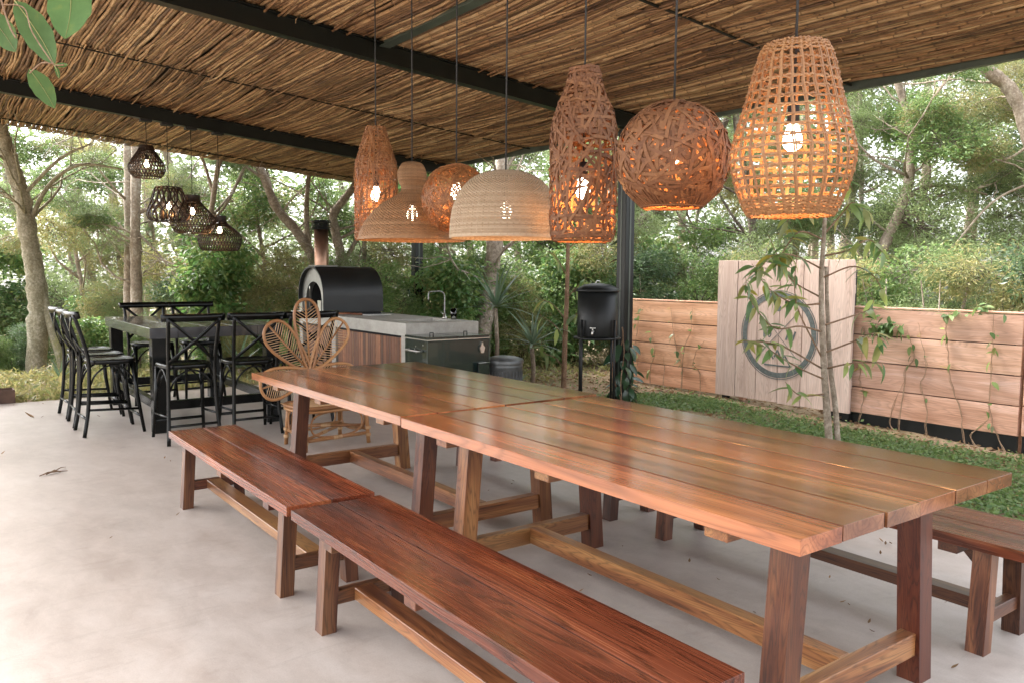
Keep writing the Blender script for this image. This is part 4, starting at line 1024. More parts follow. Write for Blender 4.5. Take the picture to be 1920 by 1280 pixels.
def panel():
    y0, y1, x = 4.63, 6.40, 7.83
    zlo, zhi = 0.0, 1.615
    t = tag(empty('emblem_panel', (x, (y0+y1)/2, 0)), 'tall pale plank panel painted with a grey ring emblem', 'panel')
    n = 6; w = (y1-y0)/n
    for k in range(n):
        y = -(y1-y0)/2 + w*(k+0.5)
        board('plank', MAT['panel'], t, (0, y, zlo + RT.uniform(-.006, .002)), (RT.uniform(-.003, .003), y, zhi + RT.uniform(-.005, .003)), w-0.008, 0.04, up=(-1, 0, 0), b=0.002, color=(1.1, 1.06, 1.03))
    mb = MB(); mb.box(0.0205, -(y1-y0)/2+0.01, zlo+0.01, 0.0208, (y1-y0)/2-0.01, zhi-0.012); mb.build('backing', MAT['soot_black'], t)  # thin black sheet added to darken the lines between planks
    for z in (0.3, 1.3):
        board('batten', MAT['panel'], t, (0.04, -(y1-y0)/2+0.02, z), (0.04, (y1-y0)/2-0.02, z), 0.09, 0.038, up=(-1, 0, 0))
    for y in (-0.8, 0.8):
        mb = MB(); mb.box(0.06, y-0.04, -0.4, 0.115, y+0.04, 1.5); mb.build('panel_post', MAT['black_paint'], t)
    # emblem: y axis runs to the left in the picture -> u = -(y)
    ec = (5.525 - (y0+y1)/2, 0.77); xf = -0.0242
    def sheet(name, polys):
        mb = MB()
        for P in polys:
            n_ = len(P); V = [(xf, ec[0]-u, ec[1]+v) for u, v in P] + [(xf+0.003, ec[0]-u, ec[1]+v) for u, v in P]
            mb.add(V, [tuple(range(n_)), tuple(reversed(range(n_, 2*n_)))] + [(i, i+n_, (i+1) % n_+n_, (i+1) % n_) for i in range(n_)])
        mb.build(name, MAT['emblem'], t)
    def ringpolys(r0, r1, n_=72):
        out = []
        for k in range(n_):
            a, b_ = 2*pi*k/n_, 2*pi*(k+1)/n_
            out.append([(r0*cos(a), r0*sin(a)), (r1*cos(a), r1*sin(a)), (r1*cos(b_), r1*sin(b_)), (r0*cos(b_), r0*sin(b_))])
        return out
    sheet('emblem_ring', ringpolys(0.425, 0.484)); sheet('emblem_outline', ringpolys(0.495, 0.503))
    sheet('emblem_dot', [[(0.035*cos(2*pi*k/20), 0.30+0.035*sin(2*pi*k/20)) for k in range(20)]])
    def seg(p, q, w_):
        d = Vector((q[0]-p[0], q[1]-p[1])); d.normalize(); nx, ny = -d.y*w_/2, d.x*w_/2
        return [(p[0]+nx, p[1]+ny), (q[0]+nx, q[1]+ny), (q[0]-nx, q[1]-ny), (p[0]-nx, p[1]-ny)]
    sheet('emblem_cross', [seg((-0.24, -0.22), (-0.004, 0.008), 0.006), seg((0.24, -0.24), (0.006, -0.004), 0.006), seg((0.006, 0.012), (0.23, 0.24), 0.006), seg((-0.23, 0.24), (-0.006, 0.012), 0.006)])
    m_ = 0.018
    sheet('emblem_mountains', [seg((-0.185, -0.335), (-0.10, -0.205), m_), seg((-0.094, -0.213), (-0.05, -0.275), m_),
                               seg((-0.04, -0.25), (0.0, -0.165), m_), seg((0.006, -0.175), (0.045, -0.255), m_),
                               seg((0.055, -0.30), (0.095, -0.215), m_), seg((0.102, -0.226), (0.175, -0.345), m_), seg((-0.17, -0.345), (0.165, -0.345), m_)])
    # figures "10" to the left, slanted strokes to the right
    zero = []
    for k in range(24):
        a, b_ = 2*pi*k/24, 2*pi*(k+1)/24
        def e(a_, s_): return (-0.115 + 0.028*s_*cos(a_), 0.02 + 0.055*(0.62 + 0.38*s_)*sin(a_))
        zero.append([e(a, 0.5), e(a, 1.0), e(b_, 1.0), e(b_, 0.5)])
    sheet('emblem_lettering', [seg((-0.185, -0.035), (-0.185, 0.07), 0.022), seg((-0.204, 0.045), (-0.190, 0.066), 0.012)] + zero +
          [seg((0.105, -0.05), (0.145, 0.055), 0.022), seg((0.19, -0.05), (0.225, 0.05), 0.022)])
panel()

# ================================================================== LAMPS
RL = random.Random(21)
class Surf:
    """surface of revolution given by a profile of (r, z) control points, resampled by length"""
    def __init__(s, prof, n=80):
        P = frame_curve([(r, 0, z) for r, z in prof], 12)
        d = [0]
        for i in range(1, len(P)): d.append(d[-1] + (P[i] - P[i-1]).length)
        s.len = d[-1]; s.tab = []
        for k in range(n + 1):
            t = s.len * k / n
            i = max(0, min(len(P) - 2, next((j for j in range(len(P)-1) if d[j+1] >= t - 1e-9), len(P)-2)))
            f = (t - d[i]) / max(1e-9, d[i+1] - d[i])
            p = P[i].lerp(P[i+1], f); s.tab.append((max(0.004, p.x), p.z))
        s.n = n
    def rz(s, t):
        t = min(max(t, 0), 1) * s.n; i = min(int(t), s.n - 1); f = t - i
        a, b = s.tab[i], s.tab[i+1]
        return a[0] + (b[0]-a[0])*f, a[1] + (b[1]-a[1])*f
    def at(s, th, t, off=0.0):
        r, z = s.rz(t)
        r1, z1 = s.rz(t + 0.01); r0, z0 = s.rz(t - 0.01)
        dr, dz = r1 - r0, z1 - z0; L = sqrt(dr*dr + dz*dz) + 1e-9
        nr, nz = -dz / L, dr / L          # outward when t runs from the top down
        if nr < 0 and abs(nr) > abs(nz): nr, nz = -nr, -nz
        n = Vector((cos(th) * nr, sin(th) * nr, nz))
        return Vector((cos(th) * r, sin(th) * r, z)) + n * off, n
    def strip(s, mb, path, w, tk, off):
        P = []; U = []
        for i, (th, t) in enumerate(path):
            o = off(i) if callable(off) else off
            p, n = s.at(th, t, o); P.append(p); U.append(n)
        mb.bar(P, w, tk, U, False)
    def strand(s, mb, path, r, off, n=5):
        mb.tube([s.at(th, t, off)[0] for th, t in path], r, n)

def woven_surface(sf, nth, nt, amp, rib=2):
    """closely woven wicker: horizontal weavers running over and under upright ribs"""
    mb = MB(); rows = nt
    for j in range(rows):
        t = (j + 0.5) / rows; h = sf.len / rows
        K = nth * 2
        path = [(2*pi*k/K + (pi/K if False else 0), t) for k in range(K + 1)]
        ph = j % 2
        jit = RL.uniform(-0.15, 0.15) / rows
        P = []; U = []
        for k, (th, tt) in enumerate(path):
            o = amp * (1 if (k % 2 == ph) else -1) if True else 0
            p, n = sf.at(th, tt + jit, o); P.append(p); U.append(n)
        mb.bar(P, h * 1.06, 0.0022, U, True)
    for k in range(nth):
        th = 2*pi*(k + 0.0)/nth
        sf.strip(mb, [(th, i/24) for i in range(25)], 0.004, 0.003, 0.0)
    return mb

LAMP_Z = {}
def lamp(loc, ztop, zceil, shade_mb, mat, label, bulb_z, cat='pendant lamp', power=5.0, group='woven pendant lamps over the dining tables', rims=None, canopy=False):
    t = tag(empty('pendant_lamp', (loc[0], loc[1], 0)), label, cat, group)
    mb = MB(); mb.tube([(0, 0, zceil), (0.002, 0, (zceil + ztop)/2), (0, 0, bulb_z + 0.12)], 0.0045, 6); mb.build('cord', MAT['cord'], t)
    shade = shade_mb.build('shade', mat, t, fixn=False)
    if rims: rims.build('rim', mat, t, fixn=False)
    mb = MB(); mb.lathe([(0.0, bulb_z+0.13), (0.018, bulb_z+0.13), (0.021, bulb_z+0.06), (0.0, bulb_z+0.06)], 16); mb.build('socket', MAT['cord'], t)
    mb = MB(); mb.lathe([(0.0, bulb_z-0.034), (0.014, bulb_z-0.031), (0.028, bulb_z-0.018), (0.033, bulb_z), (0.028, bulb_z+0.022), (0.016, bulb_z+0.059), (0.0, bulb_z+0.059)], 20); mb.build('bulb', MAT['bulb'], t)
    # top spider that carries the shade
    mb = MB()
    for k in range(3):
        a = k*2*pi/3 + 0.3; mb.tube([(0, 0, ztop-0.012), (0.05*cos(a), 0.05*sin(a), ztop-0.012)], 0.003, 5)
    mb.build('spider', MAT['cord'], t, fixn=False)
    if canopy:
        mb = MB(); mb.box(-0.07, -0.05, zceil-0.03, 0.07, 0.05, zceil-0.001); mb.build('ceiling_rose', MAT['cord'], t)
    ld = bpy.data.lights.new('bulb_light', 'POINT'); ld.energy = power * 0.55; ld.color = (1.0, 0.45, 0.14); ld.shadow_soft_size = 0.044
    lo = bpy.data.objects.new('bulb_light', ld); col.objects.link(lo); lo.parent = t; lo.location = (0, 0, bulb_z - 0.09)
    return t

LX = 2.4
# 1 open net lamp
sf = Surf([(0.10, 2.204), (0.125, 2.15), (0.155, 2.03), (0.192, 1.90), (0.203, 1.83), (0.185, 1.74), (0.155, 1.665), (0.138, 1.636)])
mb = MB(); NV = 26
for k in range(NV):
    for q in (-1, 1):
        th0 = 2*pi*k/NV
        P = [(th0 + q*0.016 + 0.25*(i/30) + 0.012*sin(i*0.9 + k), i/30) for i in range(31)]
        sf.strip(mb, P, 0.0058, 0.0028, 0.001*q)
rows = [0.012, 0.028, 0.044] + [0.07 + 0.055*i for i in range(15)] + [0.905, 0.925, 0.945, 0.965, 0.982, 0.997]
for j, t_ in enumerate(rows):
    for q in (-1, 1):
        K = NV*2; ph = RL.uniform(0, 6)
        P = [(2*pi*k/K, t_ + q*0.006*sin(k*pi/2 + 0.8) + 0.0035*sin(3*2*pi*k/K + ph)) for k in range(K+1)]
        sf.strip(mb, P, 0.0062, 0.003, lambda i, q=q: 0.0035*(1 if (i % 2 == 0) == (q > 0) else -1))
lamp((LX, 1.667), 2.204, zc(LX), mb, MAT['splint_tan'], 'lit jar shaped lamp of open tan netting hanging over the table', 1.885, power=2.31)
# 2 ball of broad brown splints
R0 = 0.221; cz = 1.888
mb = MB(); sf = Surf([(0.03, cz+0.218), (0.10, cz+0.197), (0.17, cz+0.141), (0.213, cz+0.06), (0.221, cz), (0.213, cz-0.06), (0.18, cz-0.128), (0.13, cz-0.179), (0.112, cz-0.19)])
def great_arcs(mb, sf, R, cz, count, w, tk, zmin, arc=(0.5, 1.6), off=0.004):
    for k in range(count):
        n = Vector((RL.gauss(0,1), RL.gauss(0,1), RL.gauss(0,1))).normalized()
        u = n.orthogonal().normalized(); v = n.cross(u)
        a0 = RL.uniform(0, 2*pi); a1 = a0 + RL.uniform(*arc)*pi/1.6
        steps = max(6, int((a1-a0)/0.16)); P = []; U = []; run = []
        ph = RL.uniform(0, 6); lay = RL.uniform(-off, off)
        for i in range(steps+1):
            a = a0 + (a1-a0)*i/steps
            d = u*cos(a) + v*sin(a)
            if d.z*R + cz < zmin:
                if len(P) > 2: run.append((P, U))
                P, U = [], []; continue
            P.append(Vector((0,0,cz)) + d*(R + lay + 0.0035*sin(i*1.3 + ph))); U.append(d.copy())
        if len(P) > 2: run.append((P, U))
        for P, U in run: mb.bar(P, w*RL.uniform(0.75, 1.2), tk, U, False)
great_arcs(mb, None, R0-0.004, cz, 520, 0.0125, 0.0019, 1.70, arc=(0.35, 1.0), off=0.006)
for k in range(60):
    a = 2*pi*k/60; t0 = RL.uniform(0.80, 0.88)
    sf.strip(mb, [(a + 0.03*i, t0 + (1-t0)*i/5) for i in range(6)], 0.009, 0.002, 0.002)
for q in range(4): sf.strip(mb, [(2*pi*i/48, 0.996 - 0.004*q) for i in range(49)], 0.006, 0.005, 0.003*(q % 2))
lamp((LX, 2.205), 2.10, zc(LX), mb, MAT['splint'], 'lit round ball lamp of broad brown splints between bottle and net lamps', 1.90, power=5.0)
# 3 bottle of broad splints
prof = [(0.062, 2.34), (0.07, 2.30), (0.085, 2.24), (0.125, 2.15), (0.143, 2.05), (0.146, 1.90), (0.143, 1.72), (0.14, 1.62), (0.128, 1.585), (0.11, 1.58)]
def bottle(sf, count, w, tk, off, fine=False, hoops=14):
    mb = MB()
    for j in range(hoops):
        t_ = 0.01 + 0.40*j/hoops
        K = 28; ph = RL.uniform(0, 6)
        sf.strip(mb, [(2*pi*k/K, t_ + 0.006*sin(2*2*pi*k/K + ph)) for k in range(K+1)], w, tk, lambda i, j=j: 0.004*(1 if (i+j) % 2 else -1))
    for k in range(count):
        t0 = RL.uniform(-0.1, 1.0); th = RL.uniform(0, 2*pi)
        kind = RL.random()
        if kind < 0.34: dth, dt = RL.uniform(0.9, 1.8), RL.uniform(-0.05, 0.05)
        elif kind < 0.62: dth, dt = RL.uniform(-0.2, 0.2), RL.uniform(0.25, 0.5)
        else: dth, dt = RL.choice((-1, 1))*RL.uniform(0.5, 1.1), RL.uniform(0.12, 0.3)
        n = 9; lay = RL.uniform(-off, off); ph = RL.uniform(0, 6); P = []
        for i in range(n+1):
            tt = t0 + dt*i/n
            if tt < 0.0 or tt > 1.0: continue
            P.append((th + dth*i/n, tt))
        if len(P) > 2: sf.strip(mb, P, w*RL.uniform(0.75, 1.2), tk, lambda i, l=lay, p=ph: l + 0.004*sin(i*1.5 + p))
    return mb
sf = Surf(prof); mb = bottle(sf, 520, 0.0118, 0.0019, 0.006)
for q in range(5): sf.strip(mb, [(2*pi*i/40, 0.93 + 0.015*q) for i in range(41)], 0.007, 0.005, 0.003*(q % 2))
lamp((LX, 2.735), 2.34, zc(LX), mb, MAT['splint'], 'lit tall bottle shaped lamp of broad brown splints beside the dark post', 1.80, power=3.6)
# 4 pale wicker dome
prof = [(0.04, 1.945), (0.10, 1.938), (0.17, 1.905), (0.228, 1.845), (0.262, 1.77), (0.275, 1.70), (0.28, 1.64), (0.281, 1.612)]
sf = Surf(prof); mb = woven_surface(sf, 58, 66, 0.0034)
rim = MB(); 
for q in range(3): sf.strip(rim, [(2*pi*i/60, 0.995 - 0.008*q) for i in range(61)], 0.008, 0.006, 0.001)
lamp((LX, 3.325), 1.945, zc(LX), mb, MAT['wicker_pale'], 'pale beige closely woven dome lamp shaped like a bowl', 1.74, power=0.9, rims=rim)
# 5 ball of fine strands
mb = MB(); cz = 1.842; great_arcs(mb, None, 0.186, cz, 620, 0.0042, 0.0025, 1.64, arc=(0.4, 1.2), off=0.006)
sfb = Surf([(0.05, cz-0.18), (0.06, cz-0.181), (0.07, cz-0.178)]); 
lamp((LX, 3.79), 2.035, zc(LX), mb, MAT['strand'], 'lit ball lamp of fine tangled tan strands between two wicker domes', 1.87, power=1.89)
# 6 bell with knob
prof = [(0.02, 2.096), (0.06, 2.08), (0.082, 2.03), (0.078, 1.985), (0.062, 1.95), (0.068, 1.915), (0.115, 1.88), (0.19, 1.835), (0.262, 1.76), (0.308, 1.68), (0.322, 1.63)]
sf = Surf(prof); mb = woven_surface(sf, 56, 78, 0.0034)
rim = MB()
for q in range(3): sf.strip(rim, [(2*pi*i/60, 0.996 - 0.007*q) for i in range(61)], 0.008, 0.006, 0.001)
lamp((LX, 4.285), 2.096, zc(LX), mb, MAT['wicker_tan'], 'tan woven bell lamp with a round knob on top', 1.78, power=1.2, rims=rim)
# 7 bottle of fine strands
prof = [(0.058, 2.37), (0.068, 2.33), (0.095, 2.24), (0.126, 2.14), (0.133, 2.05), (0.133, 1.85), (0.133, 1.70), (0.13, 1.645)]
sf = Surf(prof); mb = bottle(sf, 900, 0.0042, 0.0026, 0.006, hoops=26)
lamp((LX, 4.76), 2.37, zc(LX), mb, MAT['strand'], 'lit tall bottle lamp of fine tangled strands above the rattan chair', 1.93, power=1.89)

# small dark lamps at the far beam
def lattice(sf, nd, w, slope, rings):
    mb = MB()
    for sg in (-1, 1):
        for k in range(nd):
            th = 2*pi*k/nd
            sf.strip(mb, [(th + sg*slope*i/16, i/16) for i in range(17)], w, 0.003, 0.003*sg)
    for t_ in rings: sf.strip(mb, [(2*pi*i/40, t_) for i in range(41)], 0.010, 0.006, 0.002)
    return mb
YB = 11.2; FG = 'small dark woven lamps under the far beam'
def small(px, prof, mbf, label, bz, power=0.9):
    d = wp(px, 400, 1.0) - Vector((0, 0, CAM_H)); X = d.x / d.y * YB
    return lamp((X, YB), prof[0][1], zb(X) - 0.001, mbf, MAT['splint_dark'], label, bz, power=power, group=FG, canopy=True)
prof = [(0.075, 3.04), (0.10, 2.98), (0.165, 2.88), (0.218, 2.79), (0.22, 2.73), (0.19, 2.67), (0.155, 2.635)]
small(278, prof, lattice(Surf(prof), 34, 0.010, 0.9, (0.01, 0.03, 0.05, 0.07, 0.55, 0.8, 0.99)), 'small dark onion shaped lamp hanging highest of four at the beam', 2.80)
prof = [(0.14, 2.53), (0.17, 2.50), (0.215, 2.36), (0.255, 2.22), (0.262, 2.15), (0.225, 2.10), (0.16, 2.085)]
sf = Surf(prof); mb = MB()
for sg in (-1, 1):
    for k in range(15):
        th = 2*pi*k/15 + 0.1*sg
        sf.strip(mb, [(th + sg*0.3*sin(2*pi*i/18) + 0.10*sg*i/18, i/18) for i in range(19)], 0.017, 0.008, 0.004*sg)
for k in range(10):
    th = 2*pi*k/10; mb.tube([sf.at(th, 0.0)[0], (0.10*cos(th+0.2), 0.10*sin(th+0.2), 2.40), (0.085*cos(th+0.4), 0.085*sin(th+0.4), 2.2), (0.10*cos(th+0.3), 0.10*sin(th+0.3), 2.09)], 0.008, 5)
for t_ in (0.01, 0.97): sf.strip(mb, [(2*pi*i/40, t_) for i in range(41)], 0.012, 0.010, 0.0)
small(317, prof, mb, 'small dark lamp of thick open loops beside the onion lamp', 2.28)
prof = [(0.095, 2.445), (0.095, 2.40), (0.12, 2.34), (0.20, 2.25), (0.272, 2.16), (0.28, 2.08), (0.25, 2.0), (0.215, 1.95)]
small(361, prof, lattice(Surf(prof), 44, 0.0085, 0.8, (0.005, 0.03, 0.06, 0.09, 0.12, 0.6, 0.8, 0.99)), 'small dark gourd shaped lamp with short neck between loop and lowest lamps', 2.22)
prof = [(0.085, 2.19), (0.085, 2.13), (0.11, 2.08), (0.20, 2.01), (0.272, 1.93), (0.282, 1.86), (0.26, 1.77), (0.23, 1.725)]
small(411, prof, lattice(Surf(prof), 44, 0.0085, 0.8, (0.005, 0.03, 0.06, 0.09, 0.12, 0.6, 0.8, 0.99)), 'small dark squat gourd lamp hanging lowest of the four at the beam', 1.99)

# ================================================================== PLANTS
RV = random.Random(77)
def leaf_mesh(name, L, W, mat, bend=0.25, fold=0.15, seg=5, tipdrop=True):
    """one broad leaf along +X with a folded midrib, drooping tip; shared by many leaves"""
    mb = MB(); V = []; Fs = []
    for i in range(seg + 1):
        t = i / seg
        w = W/2 * (sin(pi * t ** 0.8) ** 0.8) if 0 < t < 1 else 0.0008
        x = L * t; z = -bend * L * t * t
        V += [(x, -w, z + fold * w), (x, 0, z), (x, w, z + fold * w)]
    for i in range(seg):
        a = i*3; b = a + 3
        Fs += [(a, a+1, b+1, b), (a+1, a+2, b+2, b+1)]
    mb.add(V, Fs, True); me = mb.mesh(name, False); me.materials.append(mat); return me

def quick_leaves(V, Fs, centers, dirs, sizes, width=0.36, rnd=RV):
    """rhombic leaf faces appended to V, Fs (lists)"""
    for c, d, L in zip(centers, dirs, sizes):
        d = d.normalized()
        s = d.cross(Vector((rnd.gauss(0,1), rnd.gauss(0,1), rnd.gauss(0,1)+0.8)))
        if s.length < 1e-4: continue
        s.normalize(); n = s.cross(d)
        b = len(V); w = L * width / 2
        m = c + d * L * 0.5 + n * L * 0.06
        V += [c, m + s * w, c + d * L, m - s * w]
        Fs.append((b, b+1, b+2, b+3))

def foliage_proto(name, mat, seed, nclump, nleaf, clump_r, leaf_len, width=0.36, flat=0.55, droop=0.2, shell=0.45, twigs=True):
    """a leafy limb of about 1 m radius: clumps of leaves on twigs, gaps between"""
    r = random.Random(seed); V = []; Fs = []; tw = MB()
    for k in range(nclump):
        d = Vector((r.gauss(0,1), r.gauss(0,1), r.gauss(0,0.75)))
        d.normalize(); rad = r.uniform(shell, 1.0)
        c = d * rad; c.z *= 0.8
        base = c * r.uniform(0.1, 0.35)
        mid = (base + c) / 2 + Vector((r.uniform(-.08,.08), r.uniform(-.08,.08), r.uniform(0,.1)))
        if twigs: tw.tube([base, mid, c], [0.009, 0.006, 0.002], 4, caps=False)
        cr = clump_r * r.uniform(0.6, 1.4)
        cs, ds, ls = [], [], []
        for q in range(int(nleaf * r.uniform(0.6, 1.4))):
            o = Vector((r.gauss(0, cr), r.gauss(0, cr), r.gauss(0, cr * flat)))
            cs.append(c + o)
            dd = o.normalized() * 0.7 + Vector((r.gauss(0, .5), r.gauss(0, .5), r.gauss(0, .35) - droop)); ds.append(dd); ls.append(leaf_len * r.uniform(0.6, 1.35))
        quick_leaves(V, Fs, cs, ds, ls, width, r)
    me = bpy.data.meshes.new(name)
    nv = len(V); V2 = V + [Vector(v) for v in tw.v]
    me.from_pydata([tuple(v) for v in V2], [], Fs + [tuple(i + nv for i in f) for f in tw.f])
    me.materials.append(mat); me.materials.append(MAT['bark_dark'])
    mi = [0]*len(Fs) + [1]*len(tw.f); me.polygons.foreach_set('material_index', mi); me.update()
    return me

FOL = {
 'a': [foliage_proto('foliage_sage_%d' % i, MAT['leaf_a'], 100+i, 62, 95, 0.13, 0.062, 0.34, 0.5) for i in range(3)],
 'b': [foliage_proto('foliage_green_%d' % i, MAT['leaf_b'], 200+i, 50, 62, 0.15, 0.11, 0.42, 0.6) for i in range(3)],
 'c': [foliage_proto('foliage_yellow_%d' % i, MAT['leaf_c'], 300+i, 55, 70, 0.14, 0.10, 0.22, 0.7, droop=0.6) for i in range(2)],
 'd': [foliage_proto('foliage_dark_%d' % i, MAT['leaf_d'], 400+i, 60, 70, 0.14, 0.10, 0.4, 0.7, shell=0.3) for i in range(2)],
 'e': [foliage_proto('foliage_broad_%d' % i, MAT['leaf_e'], 500+i, 46, 34, 0.17, 0.20, 0.46, 0.75, droop=0.5, shell=0.4) for i in range(2)],
}
def put_foliage(tree, p, s, kind, rel):
    me = RV.choice(FOL[kind])
    o = inst('foliage', me, tree)
    o.location = Vector(p) - rel
    o.rotation_euler = (RV.uniform(-.3,.3), RV.uniform(-.3,.3), RV.uniform(0, 6.28)); o.scale = (s, s, s * RV.uniform(0.75, 1.0))
    return o

TREES = []
def tree_px(name, path, depth, w0, w1, mat, label, cat='tree', branches=(), group=None):
    """trunk along photo pixels at one distance; widths in pixels"""
    pts = [wp(x, y, depth + dz) for (x, y, *r) in path for dz in [r[0] if r else 0]]
    base = pts[0].copy(); base.z = gz(base.x, base.y)
    if pts[0].z > base.z + 0.05: pts = [Vector((pts[0].x, pts[0].y, base.z - 0.1))] + pts
    t = tag(empty(name, base), label, cat, group)
    C = frame_curve([p - base for p in pts], 5); n = len(C)
    rad = [(w0 + (w1 - w0) * i / (n-1)) * depth / F_PX / 2 * (1 + 0.06*sin(i*1.7)) for i in range(n)]
    rad[0] *= 1.25; rad[1] *= 1.1
    mb = MB(); C = frame_curve(C, 2); rad = [rad[min(n-1, i//2)] for i in range(len(C))]
    mb.tube(C, [q * RV.uniform(0.93, 1.07) for q in rad], 12)
    mb.v = [(v[0] + RV.gauss(0, .035) * rad[min(len(rad)-1, i//12)], v[1] + RV.gauss(0, .035) * rad[min(len(rad)-1, i//12)], v[2]) for i, v in enumerate(mb.v)]
    mb.build('trunk', mat, t)
    for br in branches:
        bp_, bw0, bw1 = br
        B = frame_curve([wp(x, y, depth + (r[0] if r else 0)) - base for (x, y, *r) in bp_], 5); m = len(B)
        mb = MB(); mb.tube(B, [(bw0 + (bw1-bw0)*i/(m-1))*depth/F_PX/2 for i in range(m)], 7); mb.build('branch', mat, t)
    up = [c for c in C if c.z > 1.2]
    for k in range(12):
        if not up: break
        q = RV.choice(up); a = RV.uniform(0, 6.28); d = Vector((cos(a), sin(a), RV.uniform(0.1, 0.9))).normalized(); L = RV.uniform(0.9, 2.6)
        def walk(p, d, L, n):
            P = [p]
            for i in range(n):
                d = (d + Vector((RV.gauss(0, .22), RV.gauss(0, .22), RV.gauss(0.03, .18)))).normalized(); P.append(P[-1] + d * L / n)
            return P
        B = walk(q, d, L, 7); r0 = RV.uniform(0.012, 0.03)
        mb = MB(); mb.tube(B, [r0 * (1 - 0.11 * i) for i in range(8)], 6)
        for j in range(5):
            i0 = RV.randrange(2, 7); dd = (B[min(i0+1, 7)] - B[i0] + Vector((RV.gauss(0, .25), RV.gauss(0, .25), RV.gauss(0, .25)))).normalized()
            S = walk(B[i0], dd, RV.uniform(0.3, 0.9), 4); mb.tube(S, [r0*0.4, r0*0.32, r0*0.25, r0*0.18, r0*0.1], 4)
        mb.build('branch', mat, t)
        if RV.random() < 0.8:
            o = put_foliage(t, B[-1] + base, RV.uniform(0.35, 0.6), RV.choice('aabc'), base)
            w_ = base + B[-1]
            if w_.y < 14.9 and w_.x < 7.4 and w_.z > 2.3: bpy.data.objects.remove(o)
    TREES.append((t, base, path[len(path)//2][0], depth))
    return t

tree_px('leaning_tree', [(62,752),(72,610),(66,515),(53,442),(43,375),(25,318),(8,262),(-20,180),(-60,60),(-80,-80)], 12.2, 38, 18, MAT['bark_moss'], 'mossy leaning trunk behind the three stools, beside the planter box',
        branches=[([(128,700),(110,650),(90,590),(74,520)], 26, 12), ([(50,430),(90,350),(150,310),(230,318)], 10, 3), ([(40,370),(110,300),(170,270)], 8, 3), ([(25,315),(-30,260),(-90,230)], 10, 4)])
tree_px('pale_tree', [(241,720),(240,560),(241,430),(239,300),(238,150),(236,-60)], 15.0, 17, 12, MAT['bark_pale'], 'straight pale trunk, the slimmer of two standing side by side',
        branches=[([(240,440),(200,400),(150,390)], 5, 2)])
tree_px('pale_tree', [(257,720),(256,560),(254,430),(255,300),(256,150),(258,-60)], 14.6, 22, 14, MAT['bark_pale'], 'straight pale trunk with a burl, the stouter of two side by side',
        branches=[([(262,440),(300,480),(330,520)], 5, 2), ([(256,300),(300,250),(350,230)], 6, 3)])
tree_px('slender_tree', [(372,700),(376,560),(388,470),(400,370),(412,300),(440,200),(470,60)], 14.0, 13, 7, MAT['bark_pale'], 'slender pale tree behind the gourd lamps, forking under the roof',
        branches=[([(400,365),(380,300),(350,250),(330,200)], 7, 3), ([(395,400),(450,440),(510,500)], 6, 3)])
tree_px('crooked_tree', [(600,720),(596,520),(560,440),(520,392),(496,335),(478,290),(450,200),(440,60)], 15.0, 21, 11, MAT['bark_mid'], 'dark crooked tree trunk curving up left behind the oven flue',
        branches=[([(585,500),(575,420),(578,340),(590,260)], 12, 7), ([(500,340),(440,300),(400,290)], 7, 3), ([(470,290),(420,390),(380,420)], 7, 3)])
tree_px('crooked_tree', [(648,720),(640,500),(632,450),(625,405),(645,375),(680,330),(720,270),(740,120)], 15.5, 20, 11, MAT['bark_mid'], 'dark twisted tree behind the oven dome, right of its flue',
        branches=[([(632,450),(680,430),(720,440),(760,450)], 6, 3), ([(640,500),(668,450),(690,400)], 10, 5)])
tree_px('ringed_tree', [(680,720),(682,520),(684,450),(690,360),(694,250)], 16.0, 10, 8, MAT['bark_pale'], 'thin pale ringed trunk between the oven and the dark post')
tree_px('spotted_tree', [(900,720),(904,640),(914,560),(925,480),(934,400),(940,330),(945,200),(950,0)], 12.6, 36, 20, MAT['bark_pale'], 'pale lichen spotted trunk behind the cooler and the bin',
        branches=[([(938,340),(960,300),(985,270)], 9, 4), ([(925,480),(980,440),(1040,400)], 5, 2)])
tree_px('thin_tree', [(830,720),(826,560),(826,400),(828,250)], 16.0, 8, 5, MAT['bark_mid'], 'thin upright trunk beyond the far post and the faucet')
tree_px('slanting_tree', [(1172,640),(1188,440),(1235,390),(1290,330),(1350,250),(1400,120)], 14.0, 17, 10, MAT['bark_dark'], 'dark trunk slanting up behind the splint ball lamp')
tree_px('dark_tree', [(1418,600),(1415,480),(1408,400),(1396,320),(1380,220),(1370,60)], 14.0, 20, 11, MAT['bark_dark'], 'dark upright trunk behind the emblem panel and the net lamp',
        branches=[([(1415,460),(1370,400),(1330,330)], 7, 3), ([(1410,420),(1450,360),(1500,330)], 7, 3)])
tree_px('forked_tree', [(1605,640),(1632,540),(1651,476),(1692,382),(1707,319),(1708,232),(1685,161),(1660,40)], 13.4, 24, 12, MAT['bark_mid'], 'forked grey trunk leaning over the fence beside the emblem panel',
        branches=[([(1700,370),(1741,349),(1790,352),(1850,365)], 12, 4), ([(1741,350),(1744,320),(1742,290)], 6, 3), ([(1690,385),(1760,440),(1840,480)], 4, 2), ([(1707,240),(1760,170),(1800,120)], 8, 4), ([(1700,330),(1640,300),(1600,260)], 6, 3)])
tree_px('pale_tree', [(1612,640),(1613,480),(1615,375),(1614,240),(1610,100)], 16.5, 10, 7, MAT['bark_pale'], 'slim pale trunk half behind the net lamp, by the forked trunk')
tree_px('gnarled_tree', [(1960,640),(1950,420),(1930,260),(1895,170),(1850,130),(1800,60)], 12.5, 34, 20, MAT['bark_mid'], 'gnarled trunk bending in beyond the fence end', branches=[([(1935,270),(1880,300),(1800,290)], 6, 3), ([(1940,340),(1860,380),(1780,470),(1720,520)], 5, 2)])
